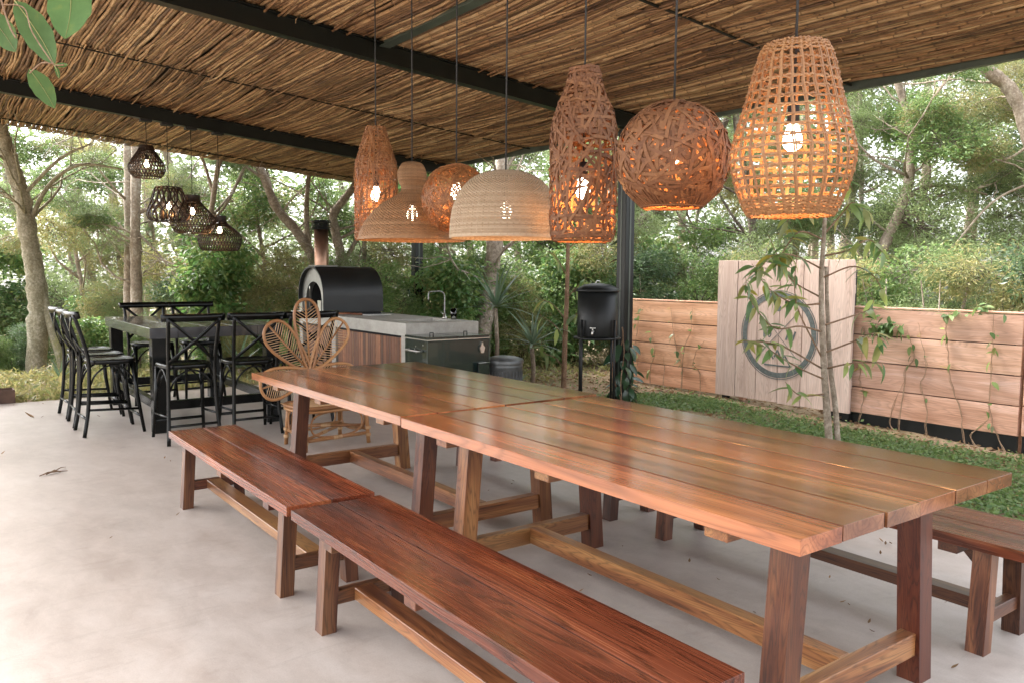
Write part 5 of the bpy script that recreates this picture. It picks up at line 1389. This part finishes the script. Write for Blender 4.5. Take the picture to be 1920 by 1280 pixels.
tree_px('thin_tree', [(1300,640),(1302,450),(1320,330),(1330,200)], 16.5, 9, 5, MAT['bark_pale'], 'thin pale trunk behind the orange brown fence boards', branches=[([(1302,450),(1270,400),(1240,330)], 5, 2)])
tree_px('thin_tree', [(500,720),(498,520),(480,400),(470,300)], 17.0, 9, 5, MAT['bark_mid'], 'thin trunk behind the bush beyond the stools')
tree_px('thin_tree', [(150,720),(155,560),(140,450),(150,330),(180,250)], 17.0, 9, 5, MAT['bark_mid'], 'thin dark trunk between the leaning trunk and the twin trunks')
tree_px('broad_tree', [(-140,760),(-130,520),(-120,300),(-100,100)], 13.0, 36, 24, MAT['bark_mid'], 'broad tree standing beyond the planter box')
tree_px('broad_tree', [(2120,640),(2110,420),(2100,200),(2090,0)], 13.0, 34, 22, MAT['bark_mid'], 'broad tree beyond the far end of the fence')
tree_px('thin_tree', [(1075,640),(1078,480),(1070,360),(1060,260)], 16.0, 9, 5, MAT['bark_mid'], 'thin trunk beyond the drink dispenser')

# canopy foliage spread through the volume, each bunch on the nearest tree
def nearest_tree(px, depth):
    return min(TREES, key=lambda T: abs(T[2] - px) + 14 * abs(T[3] - depth))
def fill(x0, x1, y0, y1, step, d0, d1, s0, s1, kinds, keep=1.0):
    y = y0
    while y < y1:
        x = x0
        while x < x1:
            if RV.random() < keep:
                px, py = x + RV.uniform(-.5, .5)*step, y + RV.uniform(-.5, .5)*step
                dp = RV.uniform(d0, d1); T = nearest_tree(px, dp)
                p = wp(px, py, dp)
                if p.z < gz(p.x, p.y) + 0.2: p.z = gz(p.x, p.y) + 0.3
                if not (p.y < 14.9 and p.x < 7.4 and p.z > 2.3):
                    put_foliage(T[0], p, RV.uniform(s0, s1), RV.choice(kinds), T[1])
            x += step
        y += step
fill(-260, 700, 120, 420, 92, 16, 20, 0.55, 0.9, 'aaacb', 0.55)
fill(-260, 700, 420, 640, 84, 16.2, 19.5, 0.65, 0.95, 'aabec', 0.64)
fill(700, 1200, 280, 660, 82, 14, 18.5, 0.6, 0.9, 'bbecac', 0.66)
fill(1180, 2200, 0, 330, 92, 12.5, 18, 0.6, 1.0, 'aaab', 0.85)
fill(1180, 1640, 330, 600, 84, 13, 17.5, 0.55, 0.8, 'ccaa', 0.7)
fill(1640, 2200, 330, 600, 84, 12.5, 16, 0.6, 0.9, 'abda', 0.95)

# shrubs on the slope behind the floor and beyond the fence
def shrub(px, py, depth, s, kind, label, group='shrubs behind the floor', n=3):
    p = wp(px, py, depth); p.z = gz(p.x, p.y)
    t = tag(empty('shrub', p), label, 'shrub', group)
    mb = MB()
    for k in range(4):
        a = RV.uniform(0, 6.28); mb.tube([(0,0,-0.05), (0.1*cos(a), 0.1*sin(a), 0.3*s), (0.3*s*cos(a), 0.3*s*sin(a), 0.9*s)], [0.018, 0.012, 0.005], 5)
    mb.build('stem', MAT['bark_dark'], t)
    for k in range(n):
        put_foliage(t, p + Vector((RV.uniform(-.35,.35)*s, RV.uniform(-.35,.35)*s, s*(0.55 + 0.55*k))), s*RV.uniform(0.62, 0.85), kind, p)
    return t
SH = {'e': 'bright broad leaved shrub on the slope behind the floor', 'a': 'feathery sage green shrub on the slope behind the floor', 'b': 'leafy mid green shrub on the slope behind the floor',
      'c': 'yellowish narrow leaved shrub on the slope behind the floor', 'd': 'dense dark green shrub on the slope behind the floor'}
for i, px in enumerate(range(-240, 760, 62)):
    k = 'aecebdceb'[i % 9]
    shrub(px + RV.uniform(-18, 18), 700, RV.uniform(11.2, 12.6), RV.uniform(0.30, 0.46), k, SH[k])
for i, px in enumerate(range(-260, 760, 70)):
    k = 'eacdeb'[i % 6]
    shrub(px + RV.uniform(-18, 18), 700, RV.uniform(16.0, 18.5), RV.uniform(0.65, 0.95), k, SH[k], n=4)
shrub(430, 700, 13.4, 0.8, 'e', 'tall bright green broad leaved bush behind the bar table', n=4)
shrub(500, 700, 13.6, 0.75, 'c', 'yellow green bush between the bar table and the pizza oven', n=4)
for i, px in enumerate(range(740, 1190, 50)):
    k = 'bcedbce'[i % 7]
    shrub(px + RV.uniform(-15, 15), 680, RV.uniform(12.2, 13.6), RV.uniform(0.5, 0.75), k, {'e': 'bright broad leaved shrub between the far post and the dispenser', 'b': 'leafy green shrub between the far post and the dispenser', 'c': 'narrow leaved yellow shrub between the far post and the dispenser', 'd': 'dark shrub between the far post and the dispenser'}[k], 'shrubs between the posts', n=4)
for i, y in enumerate(np.arange(-1.5, 9.5, 0.75)):
    k = 'cacbdadcab'[i % 10]
    p = Vector((RV.uniform(9.0, 10.2), y, 0)); p.z = gz(p.x, p.y)
    t = tag(empty('shrub', p), {'e': 'bright broad leaved shrub growing behind the board fence', 'a': 'grey green shrub growing behind the board fence', 'b': 'leafy green shrub growing behind the board fence', 'c': 'bamboo like yellow shrub growing behind the board fence', 'd': 'dark glossy shrub growing behind the board fence'}[k], 'shrub', 'shrubs behind the board fence')
    mb = MB()
    for q in range(4):
        a = RV.uniform(0, 6.28); mb.tube([(0,0,-0.05), (0.1*cos(a), 0.1*sin(a), 0.5), (0.3*cos(a), 0.3*sin(a), 1.5)], [0.02, 0.014, 0.006], 5)
    mb.build('stem', MAT['bark_mid'], t)
    for q in range(3): put_foliage(t, p + Vector((RV.uniform(-.3,.3), RV.uniform(-.3,.3), 0.5 + 0.55*q)), RV.uniform(0.45, 0.68), k, p)

# far woodland, one mass
def far_wood():
    r = random.Random(9); V = []; Fs = []
    for k in range(2300):
        px = r.uniform(-500, 2400); dp = r.uniform(20, 34)
        py = r.uniform(230, 640) if px < 1250 else r.uniform(60, 640)
        if r.random() < 0.25 and py < 420 and px < 600: continue
        if 50 < px < 235 and 250 < py < 390 and r.random() < 0.8: continue
        c = wp(px, py, dp); cs, ds, ls = [], [], []
        if c.z < gz(c.x, c.y): continue
        R_ = r.uniform(0.4, 0.9)
        for q in range(52):
            o = Vector((r.gauss(0, R_), r.gauss(0, R_), r.gauss(0, R_*0.6))); cs.append(c + o)
            ds.append(Vector((r.gauss(0,1), r.gauss(0,1), r.gauss(0,.5)))); ls.append(r.uniform(0.14, 0.3))
        quick_leaves(V, Fs, cs, ds, ls, 0.42, r)
    me = bpy.data.meshes.new('far_woodland'); me.from_pydata([tuple(v) for v in V], [], Fs); me.materials.append(MAT['leaf_far']); me.update()
    o = bpy.data.objects.new('far_woodland', me); col.objects.link(o); tag(o, kind='stuff')
    tk = MB()
    for k in range(46):
        px = r.uniform(-400, 2300); dp = r.uniform(20, 32); p = wp(px, 560, dp); b = Vector((p.x, p.y, gz(p.x, p.y)))
        top = b + Vector((r.uniform(-1.5, 1.5), r.uniform(-1, 1), r.uniform(8, 13)))
        tk.tube(frame_curve([b, b.lerp(top, 0.4) + Vector((r.uniform(-.4,.4), 0, 0)), b.lerp(top, .7) + Vector((r.uniform(-.5,.5), 0, 0)), top], 3), [0.13*(1 - 0.06*i) for i in range(10)], 6)
    q = tk.build('far_trunks', MAT['bark_mid'], None); tag(q, kind='stuff')
far_wood()

# spiky rosettes
def rosette(px, py, depth, n, L, w, label, h=0.0, name='yucca'):
    p = wp(px, py, depth); p.z = gz(p.x, p.y)
    t = tag(empty(name, p), label, 'plant', 'spiky leaved plants')
    if h:
        mb = MB(); mb.tube([(0,0,-0.05), (0.02,0,h*0.5), (0,0.02,h)], [0.035, 0.03, 0.028], 8); mb.build('stem', MAT['bark_mid'], t)
    me = MB(); V = []; Fs = []
    for i in range(6):
        q = i/5; ww = w/2*(1-q)**0.6*(0.5 + 0.5*min(1, q*6)) + 0.001; x = L*q; z = -0.22*L*q*q
        V += [(x, -ww, z + 0.25*ww), (x, 0, z), (x, ww, z + 0.25*ww)]
    for i in range(5): a = i*3; Fs += [(a, a+1, a+4, a+3), (a+1, a+2, a+5, a+4)]
    me.add(V, Fs, True); m_ = me.mesh('blade', False); m_.materials.append(MAT['blade'])
    for k in range(n):
        az = k*2.4; el = radians(85 - 85*(k/n)**0.8) 
        s = RV.uniform(0.8, 1.15)
        mw = Matrix.Translation((0, 0, h + 0.02)) @ Matrix.Rotation(az, 4, 'Z') @ Matrix.Rotation(-el, 4, 'Y') @ Matrix.Diagonal((s, s, s, 1))
        inst('blade', m_, t, mw)
rosette(115, 735, 10.9, 22, 0.42, 0.04, 'spiky grey green rosette at the floor edge by the stools', 0.0)
rosette(998, 700, 10.6, 24, 0.55, 0.05, 'spiky yucca on a short stem left of the thin sapling', 0.55)
rosette(930, 690, 11.4, 24, 0.7, 0.055, 'tall spiky yucca beside the lichen spotted trunk', 1.0)
rosette(960, 700, 9.8, 20, 0.38, 0.035, 'low strappy plant in front of the yuccas by the bin', 0.0)
rosette(1020, 715, 9.3, 18, 0.28, 0.03, 'small strappy plant at the foot of the sapling', 0.0)
rosette(330, 720, 11.0, 18, 0.5, 0.05, 'strappy plant behind the bar table legs', 0.1)
rosette(450, 720, 11.2, 20, 0.55, 0.05, 'pale strappy plant behind the second stool', 0.15)

# ------------------------------------------------------------------ young tree in front of the panel
LT = [leaf_mesh('leaf', 0.165, 0.044, MAT['leaf_tree'], 0.35, 0.3), leaf_mesh('leaf', 0.135, 0.038, MAT['leaf_tree'], 0.15, 0.2), leaf_mesh('leaf', 0.15, 0.046, MAT['leaf_tree'], 0.5, 0.25)]
def place_leaf(t, me, p, az, el, roll, s):
    mw = Matrix.Translation(p) @ Matrix.Rotation(az, 4, 'Z') @ Matrix.Rotation(-el, 4, 'Y') @ Matrix.Rotation(roll, 4, 'X') @ Matrix.Diagonal((s, s, s, 1))
    return inst('leaf', me, t, mw)
def young_tree():
    D = 6.75
    base = wp(1560, 838, D); base.z = gz(base.x, base.y)
    t = tag(empty('young_tree', base), 'young twin stemmed tree with long drooping leaves before the emblem panel', 'tree')
    def Q(px, py, dd=0.0): return wp(px, py, D + dd) - base
    tr = [Q(1556, 850), Q(1550, 760), Q(1545, 690), Q(1541, 600), Q(1540, 520), Q(1545, 440), Q(1548, 360), Q(1540, 270), Q(1545, 180)]
    C = frame_curve(tr, 5); mb = MB(); mb.tube(C, [0.033 - 0.024*i/(len(C)-1) for i in range(len(C))], 10); mb.build('trunk', MAT['bark_mid'], t)
    tr2 = [Q(1572, 850, .02), Q(1566, 760, .05), Q(1557, 690, .06), Q(1552, 600, .05), Q(1549, 500, .03)]
    C2 = frame_curve(tr2, 5); mb = MB(); mb.tube(C2, [0.026 - 0.011*i/(len(C2)-1) for i in range(len(C2))], 8); mb.build('trunk', MAT['bark_mid'], t)
    br = [  # pixel paths with depth offsets, leaf counts
        ([(1541,670),(1500,590,-.1),(1490,540,-.15),(1495,470,-.2)], 5), ([(1541,622),(1500,612,-.2),(1450,614,-.35),(1405,560,-.4),(1398,520,-.45)], 14),
        ([(1540,570),(1490,570,-.1),(1440,540,-.2),(1410,495,-.25)], 16), ([(1542,505),(1490,480,-.2),(1450,480,-.3),(1420,510,-.35)], 14),
        ([(1545,450),(1500,435,-.1),(1470,470,-.2),(1455,500,-.25)], 12), ([(1541,690),(1470,650,-.3),(1420,640,-.4),(1392,640,-.45)], 8),
        ([(1545,710),(1500,690,-.2),(1450,660,-.3),(1425,635,-.3)], 8), ([(1546,738),(1500,740,-.2),(1472,715,-.3)], 5),
        ([(1545,610),(1600,592,.1),(1630,580,.2),(1640,560,.2)], 5), ([(1548,660),(1600,640,.0),(1640,625,-.1),(1650,650,-.1)], 9),
        ([(1550,690),(1600,680,-.2),(1660,680,-.3)], 6), ([(1545,440),(1580,400,.1),(1600,380,.1),(1630,400,.2)], 12),
        ([(1545,480),(1590,470,-.1),(1630,450,-.1),(1660,480,-.1)], 12), ([(1545,390),(1510,380,.0),(1480,410,-.1),(1465,440,-.1)], 11),
        ([(1546,340),(1580,330,.1),(1600,360,.1)], 7), ([(1542,290),(1570,240,.1),(1590,250,.1)], 6), ([(1541,270),(1510,250,.1),(1490,280,.1)], 6),
        ([(1545,520),(1600,500,.1),(1640,520,.1),(1660,560,.1)], 8), ([(1542,560),(1480,520,.25),(1440,440,.4)], 8)]
    for bpx, nl in br:
        P = frame_curve([Q(*q) for q in bpx], 6); m = len(P)
        mb = MB(); mb.tube(P, [0.0085 - 0.006*i/(m-1) for i in range(m)], 6); mb.build('branch', MAT['stem'], t)
        nl = int(nl * 1.6)
        for k in range(nl):
            f = 0.35 + 0.65*(k + RV.random()*0.5)/nl; i = min(m-2, int(f*(m-1)))
            p = P[i].lerp(P[i+1], f*(m-1)-i)
            place_leaf(t, RV.choice(LT), p, RV.uniform(0, 6.28), RV.uniform(-1.05, 0.3), RV.uniform(-.7, .7), RV.uniform(0.7, 1.25))
    tagged = t
young_tree()

# thin sapling left of the dispenser
def sapling():
    D = 10.15
    base = wp(1056, 745, D); base.z = gz(base.x, base.y)
    t = tag(empty('sapling', base), 'thin bare stemmed sapling left of the drink dispenser', 'tree')
    def Q(px, py, dd=0.0): return wp(px, py, D + dd) - base
    C = frame_curve([Q(1056, 750), Q(1059, 650), Q(1063, 550), Q(1065, 450), Q(1062, 360), Q(1066, 280)], 5)
    mb = MB(); mb.tube(C, [0.036 - 0.022*i/(len(C)-1) for i in range(len(C))], 8); mb.build('trunk', MAT['stem'], t)
    for bpx in ([(1061,600),(1035,570),(1005,560)], [(1062,560),(1085,535),(1100,520)], [(1064,520),(1040,480),(1020,470)], [(1064,470),(1090,440),(1110,425)], [(1060,640),(1040,610),(1010,590)], [(1058,690),(1040,670),(1020,660,-.2),(1015,640,-.2)], [(1063,430),(1030,400),(1010,390)], [(1060,600),(1080,590),(1100,570)]):
        P = frame_curve([Q(*q) for q in bpx], 4); m = len(P)
        mb = MB(); mb.tube(P, [0.008 - 0.005*i/(m-1) for i in range(m)], 5); mb.build('branch', MAT['stem'], t)
        for k in range(6):
            p = P[RV.randrange(m//3, m)]
            place_leaf(t, RV.choice(LT), p, RV.uniform(0, 6.28), RV.uniform(-1.1, .1), RV.uniform(-.7, .7), RV.uniform(0.9, 1.4))
sapling()

# climbers on the two right posts
LP = [leaf_mesh('leaf', 0.19, 0.085, MAT['leaf_post'], 0.4, 0.2), leaf_mesh('leaf', 0.15, 0.07, MAT['leaf_post'], 0.2, 0.25)]
def climber(x, y, z0, z1, n, label):
    t = tag(empty('climbing_plant', (x, y, gz(x, y))), label, 'climber', 'climbers on the pavilion posts')
    r = 0.082; P = []
    for k in range(15):
        q = k/14; P.append(Vector((-r - 0.012*sin(q*9), -r*cos(q*7), (z1 - gz(x, y))*q)))
    mb = MB(); mb.tube(frame_curve(P, 3), 0.008, 6); mb.build('stem', MAT['stem'], t)
    mb = MB(); mb.tube(frame_curve([Vector((-0.10, -0.10, 0)), Vector((-0.16, -0.13, 0.3)), Vector((-0.10, -0.11, 0.6)), Vector((-0.13, -0.12, 0.8))], 5), 0.006, 6); mb.build('stem', MAT['stem'], t)
    for k in range(n):
        z = z0 + (z1 - z0)*RV.random()**1.4
        a = RV.uniform(pi*0.75, pi*2.05)
        p = Vector((0.10*cos(a), 0.10*sin(a), z))
        place_leaf(t, RV.choice(LP), p, a + RV.uniform(-.6, .6), RV.uniform(-1.3, .1), RV.uniform(-.6, .6), RV.uniform(0.8, 1.2))
climber(6.42, 6.58, 0.1, 0.85, 38, 'dark glossy leaved climber at the foot of the post by the dispenser')
climber(6.36, 11.2, 0.7, 1.3, 22, 'dark leaved climber on the post behind the counter')
t = tag(empty('climbing_plant', (6.5, 6.66, 0)), 'sparse climber leaves high on the post behind the dispenser', 'climber', 'climbers on the pavilion posts')
mb = MB(); mb.tube(frame_curve([(0.0, 0.0, -0.05), (0.012, 0.01, 0.6), (0.0, 0.0, 1.2), (0.02, 0.01, 1.9)], 6), 0.007, 6); mb.build('stem', MAT['stem'], t)
for k in range(12):
    place_leaf(t, RV.choice(LP), Vector((0.01, 0.01, RV.uniform(1.0, 1.9))), RV.uniform(-0.9, 2.4), RV.uniform(-.9, .3), RV.uniform(-.5, .5), RV.uniform(0.7, 1.1))

# ------------------------------------------------------------------ vines on the fence
LV = [leaf_mesh('leaf', 0.09, 0.042, MAT['leaf_b'], 0.3, 0.2), leaf_mesh('leaf', 0.075, 0.035, MAT['leaf_tree'], 0.2, 0.2)]
XF = 7.95 - 0.034
def vine(path, nl, label, leafy=None, xf=XF):
    """path: photo pixels on the fence face"""
    P = []
    for (px, py) in path:
        d = wp(px, py, 1.0) - Vector((0, 0, CAM_H)); k = xf / d.x; P.append(Vector((0, 0, CAM_H)) + d * k)
    base = Vector((P[0].x, P[0].y, gz(P[0].x, P[0].y)))
    P[0] = Vector((base.x - 0.05, base.y, base.z - 0.02))
    t = tag(empty('vine', base), label, 'vine', 'vines climbing the board fence')
    C = frame_curve([p - base for p in P], 5)
    C = [c + Vector((RV.uniform(-.006, .002), RV.uniform(-.008, .008), 0)) for c in C]
    mb = MB(); m = len(C); mb.tube(C, [0.0042 - 0.0024*i/(m-1) for i in range(m)], 5); mb.build('stem', MAT['vine_stem'], t)
    C2 = [c + Vector((-0.004, 0.012*sin(i*0.9), 0)) for i, c in enumerate(C[: int(m*0.8)])]
    mb = MB(); mb.tube(C2, 0.0022, 4); mb.build('stem', MAT['vine_stem'], t)
    for k in range(nl * 2):
        p = C[RV.randrange(m//4, m)] + Vector((-0.012, RV.uniform(-.03, .03), RV.uniform(-.02, .02)))
        place_leaf(t, RV.choice(LV), p, RV.uniform(pi*0.6, pi*1.4), RV.uniform(-1.2, .5), RV.uniform(-.6, .6), RV.uniform(0.7, 1.2))
    if leafy:
        (cx, cy, n, sp) = leafy
        d = wp(cx, cy, 1.0) - Vector((0, 0, CAM_H)); c = Vector((0, 0, CAM_H)) + d * (xf / d.x) - base
        for k in range(n):
            p = c + Vector((-RV.uniform(.01, .07), RV.gauss(0, sp), RV.gauss(0, sp*0.55)))
            place_leaf(t, LV[0], p, RV.uniform(pi*0.5, pi*1.5), RV.uniform(-1.3, .4), RV.uniform(-.6, .6), RV.uniform(0.8, 1.3))
VB = 'bare brown vine stem climbing the pale fence boards'
vine([(1615,795),(1620,740),(1612,710),(1618,660),(1622,615)], 4, 'vine stem climbing the pale fence beside the emblem panel edge')
vine([(1690,805),(1694,740),(1700,690),(1715,670),(1708,640),(1700,610)], 3, 'vine whose top makes a thick leafy tuft on the fence', leafy=(1665, 612, 60, 0.085))
vine([(1742,818),(1737,760),(1726,720),(1738,690),(1728,640),(1722,605)], 2, 'winding bare vine next to the leafy tuft on the fence')
vine([(1815,835),(1800,770),(1780,700),(1777,650),(1774,600),(1790,585),(1830,592)], 9, 'long vine with a few yellowing leaves climbing the pale fence')
vine([(1895,850),(1870,815),(1855,760),(1858,700),(1862,650),(1862,590),(1840,580)], 8, 'double vine stem near the fence end with leaves at its top', leafy=(1845, 578, 8, 0.07))
vine([(1688,808),(1668,790),(1680,750),(1695,715)], 0, 'short forked vine stem rising over the black base board')
vine([(1840,838),(1820,815),(1850,790),(1856,765)], 1, 'curly low vine stems over the black base board')
VL = 'thin dry vine stem on the orange brown fence boards'
vine([(1192,722),(1196,680),(1192,640),(1198,600),(1202,575)], 7, VL)
vine([(1225,722),(1220,690),(1228,660),(1222,625)], 4, VL)
vine([(1282,730),(1280,690),(1270,660),(1262,620),(1258,575)], 5, 'vine with a yellow leaf tip on the orange brown fence')
vine([(1318,732),(1312,700),(1300,680),(1308,655),(1320,640)], 3, VL)
vine([(1248,724),(1246,690),(1244,668)], 0, VL)
vine([(1285,690),(1282,660),(1296,620),(1298,575)], 4, VL)

# ------------------------------------------------------------------ ground cover and litter
def cover():
    r = random.Random(4); V = []; Fs = []
    cs, ds, ls = [], [], []
    def dens(x, y):
        return 0.5 + 0.5*sin(1.7*x + 0.9*y + 1.2*sin(0.9*y)) * cos(1.3*y - 0.8*x + 0.5)
    for k in range(150000):
        x = r.uniform(5.16, 7.85); y = r.uniform(-2.5, 9.6)
        dd = dens(x, y) + (0.12 if y < 5.5 else -0.05) - max(0, y - 7.0)*0.5
        if x > 7.6: dd -= 0.25
        if r.random() > max(0.02, min(1, (dd - 0.42)*2.6)): continue
        z = gz(x, y)
        cs.append(Vector((x, y, z + abs(r.gauss(0, 0.016)) + 0.004))); ds.append(Vector((r.gauss(0,1), r.gauss(0,1), r.gauss(0.15,.25)))); ls.append(r.uniform(0.022, 0.05))
    quick_leaves(V, Fs, cs, ds, ls, 0.6, r)
    me = bpy.data.meshes.new('ground_cover'); me.from_pydata([tuple(v) for v in V], [], Fs); me.materials.append(MAT['cover']); me.update()
    o = bpy.data.objects.new('ground_cover', me); col.objects.link(o); tag(o, 'low green creeping plants covering the ground before the fence', kind='stuff')
    V, Fs, cs, ds, ls = [], [], [], [], []
    for k in range(9000):
        x = r.uniform(5.16, 9.0); y = r.uniform(-2.5, 11); z = gz(x, y)
        cs.append(Vector((x, y, z + 0.008))); ds.append(Vector((r.gauss(0,1), r.gauss(0,1), r.gauss(0,.12)))); ls.append(r.uniform(0.03, 0.08))
    quick_leaves(V, Fs, cs, ds, ls, 0.45, r)
    me = bpy.data.meshes.new('leaf_litter'); me.from_pydata([tuple(v) for v in V], [], Fs); me.materials.append(MAT['dry_leaf']); me.update()
    o = bpy.data.objects.new('leaf_litter', me); col.objects.link(o); tag(o, 'dry fallen leaves scattered over the soil', kind='stuff')
    # yellow blossoms / fallen petals
    V, Fs, cs, ds, ls = [], [], [], [], []
    for k in range(420):
        x = r.uniform(5.2, 7.8); y = r.uniform(0, 7.5); z = gz(x, y)
        cs.append(Vector((x, y, z + 0.035))); ds.append(Vector((r.gauss(0,1), r.gauss(0,1), .2))); ls.append(r.uniform(0.02, 0.035))
    quick_leaves(V, Fs, cs, ds, ls, 0.8, r)
    me = bpy.data.meshes.new('fallen_petals'); me.from_pydata([tuple(v) for v in V], [], Fs); me.materials.append(MAT['leaf_c']); me.update()
    o = bpy.data.objects.new('fallen_petals', me); col.objects.link(o); tag(o, 'small yellow petals scattered over the ground cover', kind='stuff')
cover()
def cover_back():
    r = random.Random(14); V, Fs, cs, ds, ls = [], [], [], [], []
    for k in range(26000):
        x = r.uniform(-3.5, 9.0); y = r.uniform(10.22, 13.2)
        if x > 5.2 and r.random() < 0.3: y = r.uniform(8.5, 12)
        z = gz(x, y); cs.append(Vector((x, y, z + abs(r.gauss(0, 0.05))))); ds.append(Vector((r.gauss(0,1), r.gauss(0,1), r.uniform(0, 1.2)))); ls.append(r.uniform(0.05, 0.13))
    quick_leaves(V, Fs, cs, ds, ls, 0.3, r)
    me = bpy.data.meshes.new('undergrowth'); me.from_pydata([tuple(v) for v in V], [], Fs); me.materials.append(MAT['leaf_c']); me.update()
    o = bpy.data.objects.new('undergrowth', me); col.objects.link(o); tag(o, 'tangled low undergrowth along the floor edge', kind='stuff')
cover_back()

LD = [leaf_mesh('dry_leaf', 0.07, 0.03, MAT['dry_leaf'], -0.5, 0.6), leaf_mesh('dry_leaf', 0.035, 0.018, MAT['dry_leaf'], -0.6, 0.5)]
def floorpt(px, py):
    d = wp(px, py, 1.0) - Vector((0, 0, CAM_H)); k = -CAM_H / d.z; return Vector((0, 0, CAM_H)) + d * k
def drop(px, py, i, s, label='small dry brown leaf lying on the concrete floor'):
    p = floorpt(px, py); p.z = 0.006
    o = inst('dry_leaf', LD[i], None, Matrix.Translation(p) @ Matrix.Rotation(RV.uniform(0, 6.28), 4, 'Z') @ Matrix.Rotation(RV.uniform(-.2, .2), 4, 'X') @ Matrix.Diagonal((s, s, s, 1)))
    tag(o, label, 'leaf', 'dry leaves on the floor'); return o
drop(64, 783, 0, 1.5, 'curled dry leaf alone on the floor left of the stools'); drop(76, 783, 1, 0.9); drop(2, 851, 1, 1.3)
for (px, py) in ((82,757),(188,781),(308,860),(330,967),(505,868),(545,858),(693,865),(965,903),(958,908),(915,920),(1656,1017),(1660,1022),(1672,1020),(1651,1040),(1555,1085),(1574,1130),(1594,1135),(1628,1170),(1640,1186),(1770,1130),(1783,1254),(1167,1025),(1292,1055),(1280,1100),(1110,1080),(1120,1173),(1230,1200),(1030,1170),(1085,1110),(1350,1088),(1418,1150),(640,770),(585,905),(205,1010),(320,865),(24,760)):
    drop(px, py, 1, RV.uniform(0.4, 0.85))
p = floorpt(100, 887)
t = tag(empty('dry_twig', (p.x, p.y, 0.006)), 'dry forked twig lying on the floor before the stools', 'twig')
a = (floorpt(74, 893) - p); b = (floorpt(127, 883) - p); c = (floorpt(123, 876) - p)
mb = MB(); mb.tube([a, (a*0.4) + Vector((0, 0, .01)), Vector((0, 0, .008)), b], [0.003, 0.006, 0.006, 0.002], 5); mb.tube([Vector((0, 0, .008)), c*0.6 + Vector((0, 0, .012)), c], [0.004, 0.003, 0.0015], 5); mb.build('stick', MAT['stem'], t)
mb = MB(); mb.tube([a*0.5, Vector((0.01, 0.03, 0.012)), b*0.5], 0.005, 5); mb.build('stick', MAT['stem'], t)

# ------------------------------------------------------------------ leafy spray hanging in from the roof edge beside the camera
def near_branch():
    D = 0.95
    top = wp(-25, -260, D)
    t = tag(empty('hanging_branch', top), 'leafy twig hanging from the roof with a few large green leaves', 'branch')
    def Q(px, py, dd=0.0): return wp(px, py, D + dd) - top
    roof = Vector((top.x - 0.15, top.y, zc(-0.5))) - top
    mb = MB(); mb.tube(frame_curve([roof, Vector((-0.05, 0, 0.6)), Q(-25, -260), Q(-10, -60), Q(5, 10), Q(18, 50), Q(30, 72)], 5), 0.001, 6); mb.build('stem', MAT['stem'], t)
    mb = MB(); mb.tube(frame_curve([Q(5, 10), Q(30, 10, .0), Q(48, 20), Q(60, 60), Q(98, 118), Q(106, 123), Q(120, 122)], 5), 0.0008, 6); mb.build('stem', MAT['stem'], t)
    mb = MB(); mb.tube(frame_curve([Q(98, 120), Q(80, 118), Q(68, 126), Q(55, 138)], 4), 0.0008, 6); mb.build('stem', MAT['stem'], t)
    def lf(p0, p1, wpx, dd0=0.0, dd1=0.0, fold=0.12):
        a, b = Q(*p0, dd0), Q(*p1, dd1); d = b - a; L = d.length; W = wpx * D / F_PX
        me = MB(); seg = 12; V = []; Fs = []
        x = d.normalized(); vz = (_F2 - x*_F2.dot(x)).normalized(); s = vz.cross(x)
        for i in range(seg+1):
            q = i/seg; w = W/2*(sin(pi*q**0.85)**0.75) if 0 < q < 1 else 0.0004
            c = a + d*q + vz*(0.10*L*(sin(pi*q)) - 0.0)
            jit = 1 + 0.04*sin(i*2.1)
            V += [c - s*w*jit - vz*fold*w, c - s*w*0.5 - vz*fold*w*0.25, c, c + s*w*0.5 - vz*fold*w*0.25, c + s*w*jit - vz*fold*w]
        for i in range(seg):
            for k in range(4): Fs.append((i*5+k, i*5+k+1, i*5+6+k, i*5+5+k))
        me.add(V, Fs, True); o = me.build('leaf', MAT['leaf_near'], t, fixn=False)
        rib = MB(); rib.tube([a + d*(i/8) + vz*(0.10*L*sin(pi*i/8) - 0.0006) for i in range(9)], [0.0007 - 0.00006*i for i in range(9)], 5); rib.build('midrib', MAT['leaf_c'], o)
    lf((28, 2), (103, 122), 56); lf((130, -50, ), (122, 74), 88, 0.02, 0.02); lf((-28, 20), (30, 98), 50, .03, .03); lf((55, 130), (103, 204), 40, 0, .02); lf((-5, 15), (-40, 90), 40, .05, .05)
    lf((104, 122), (128, 122), 9); lf((103, 124), (111, 148), 8)
near_branch()
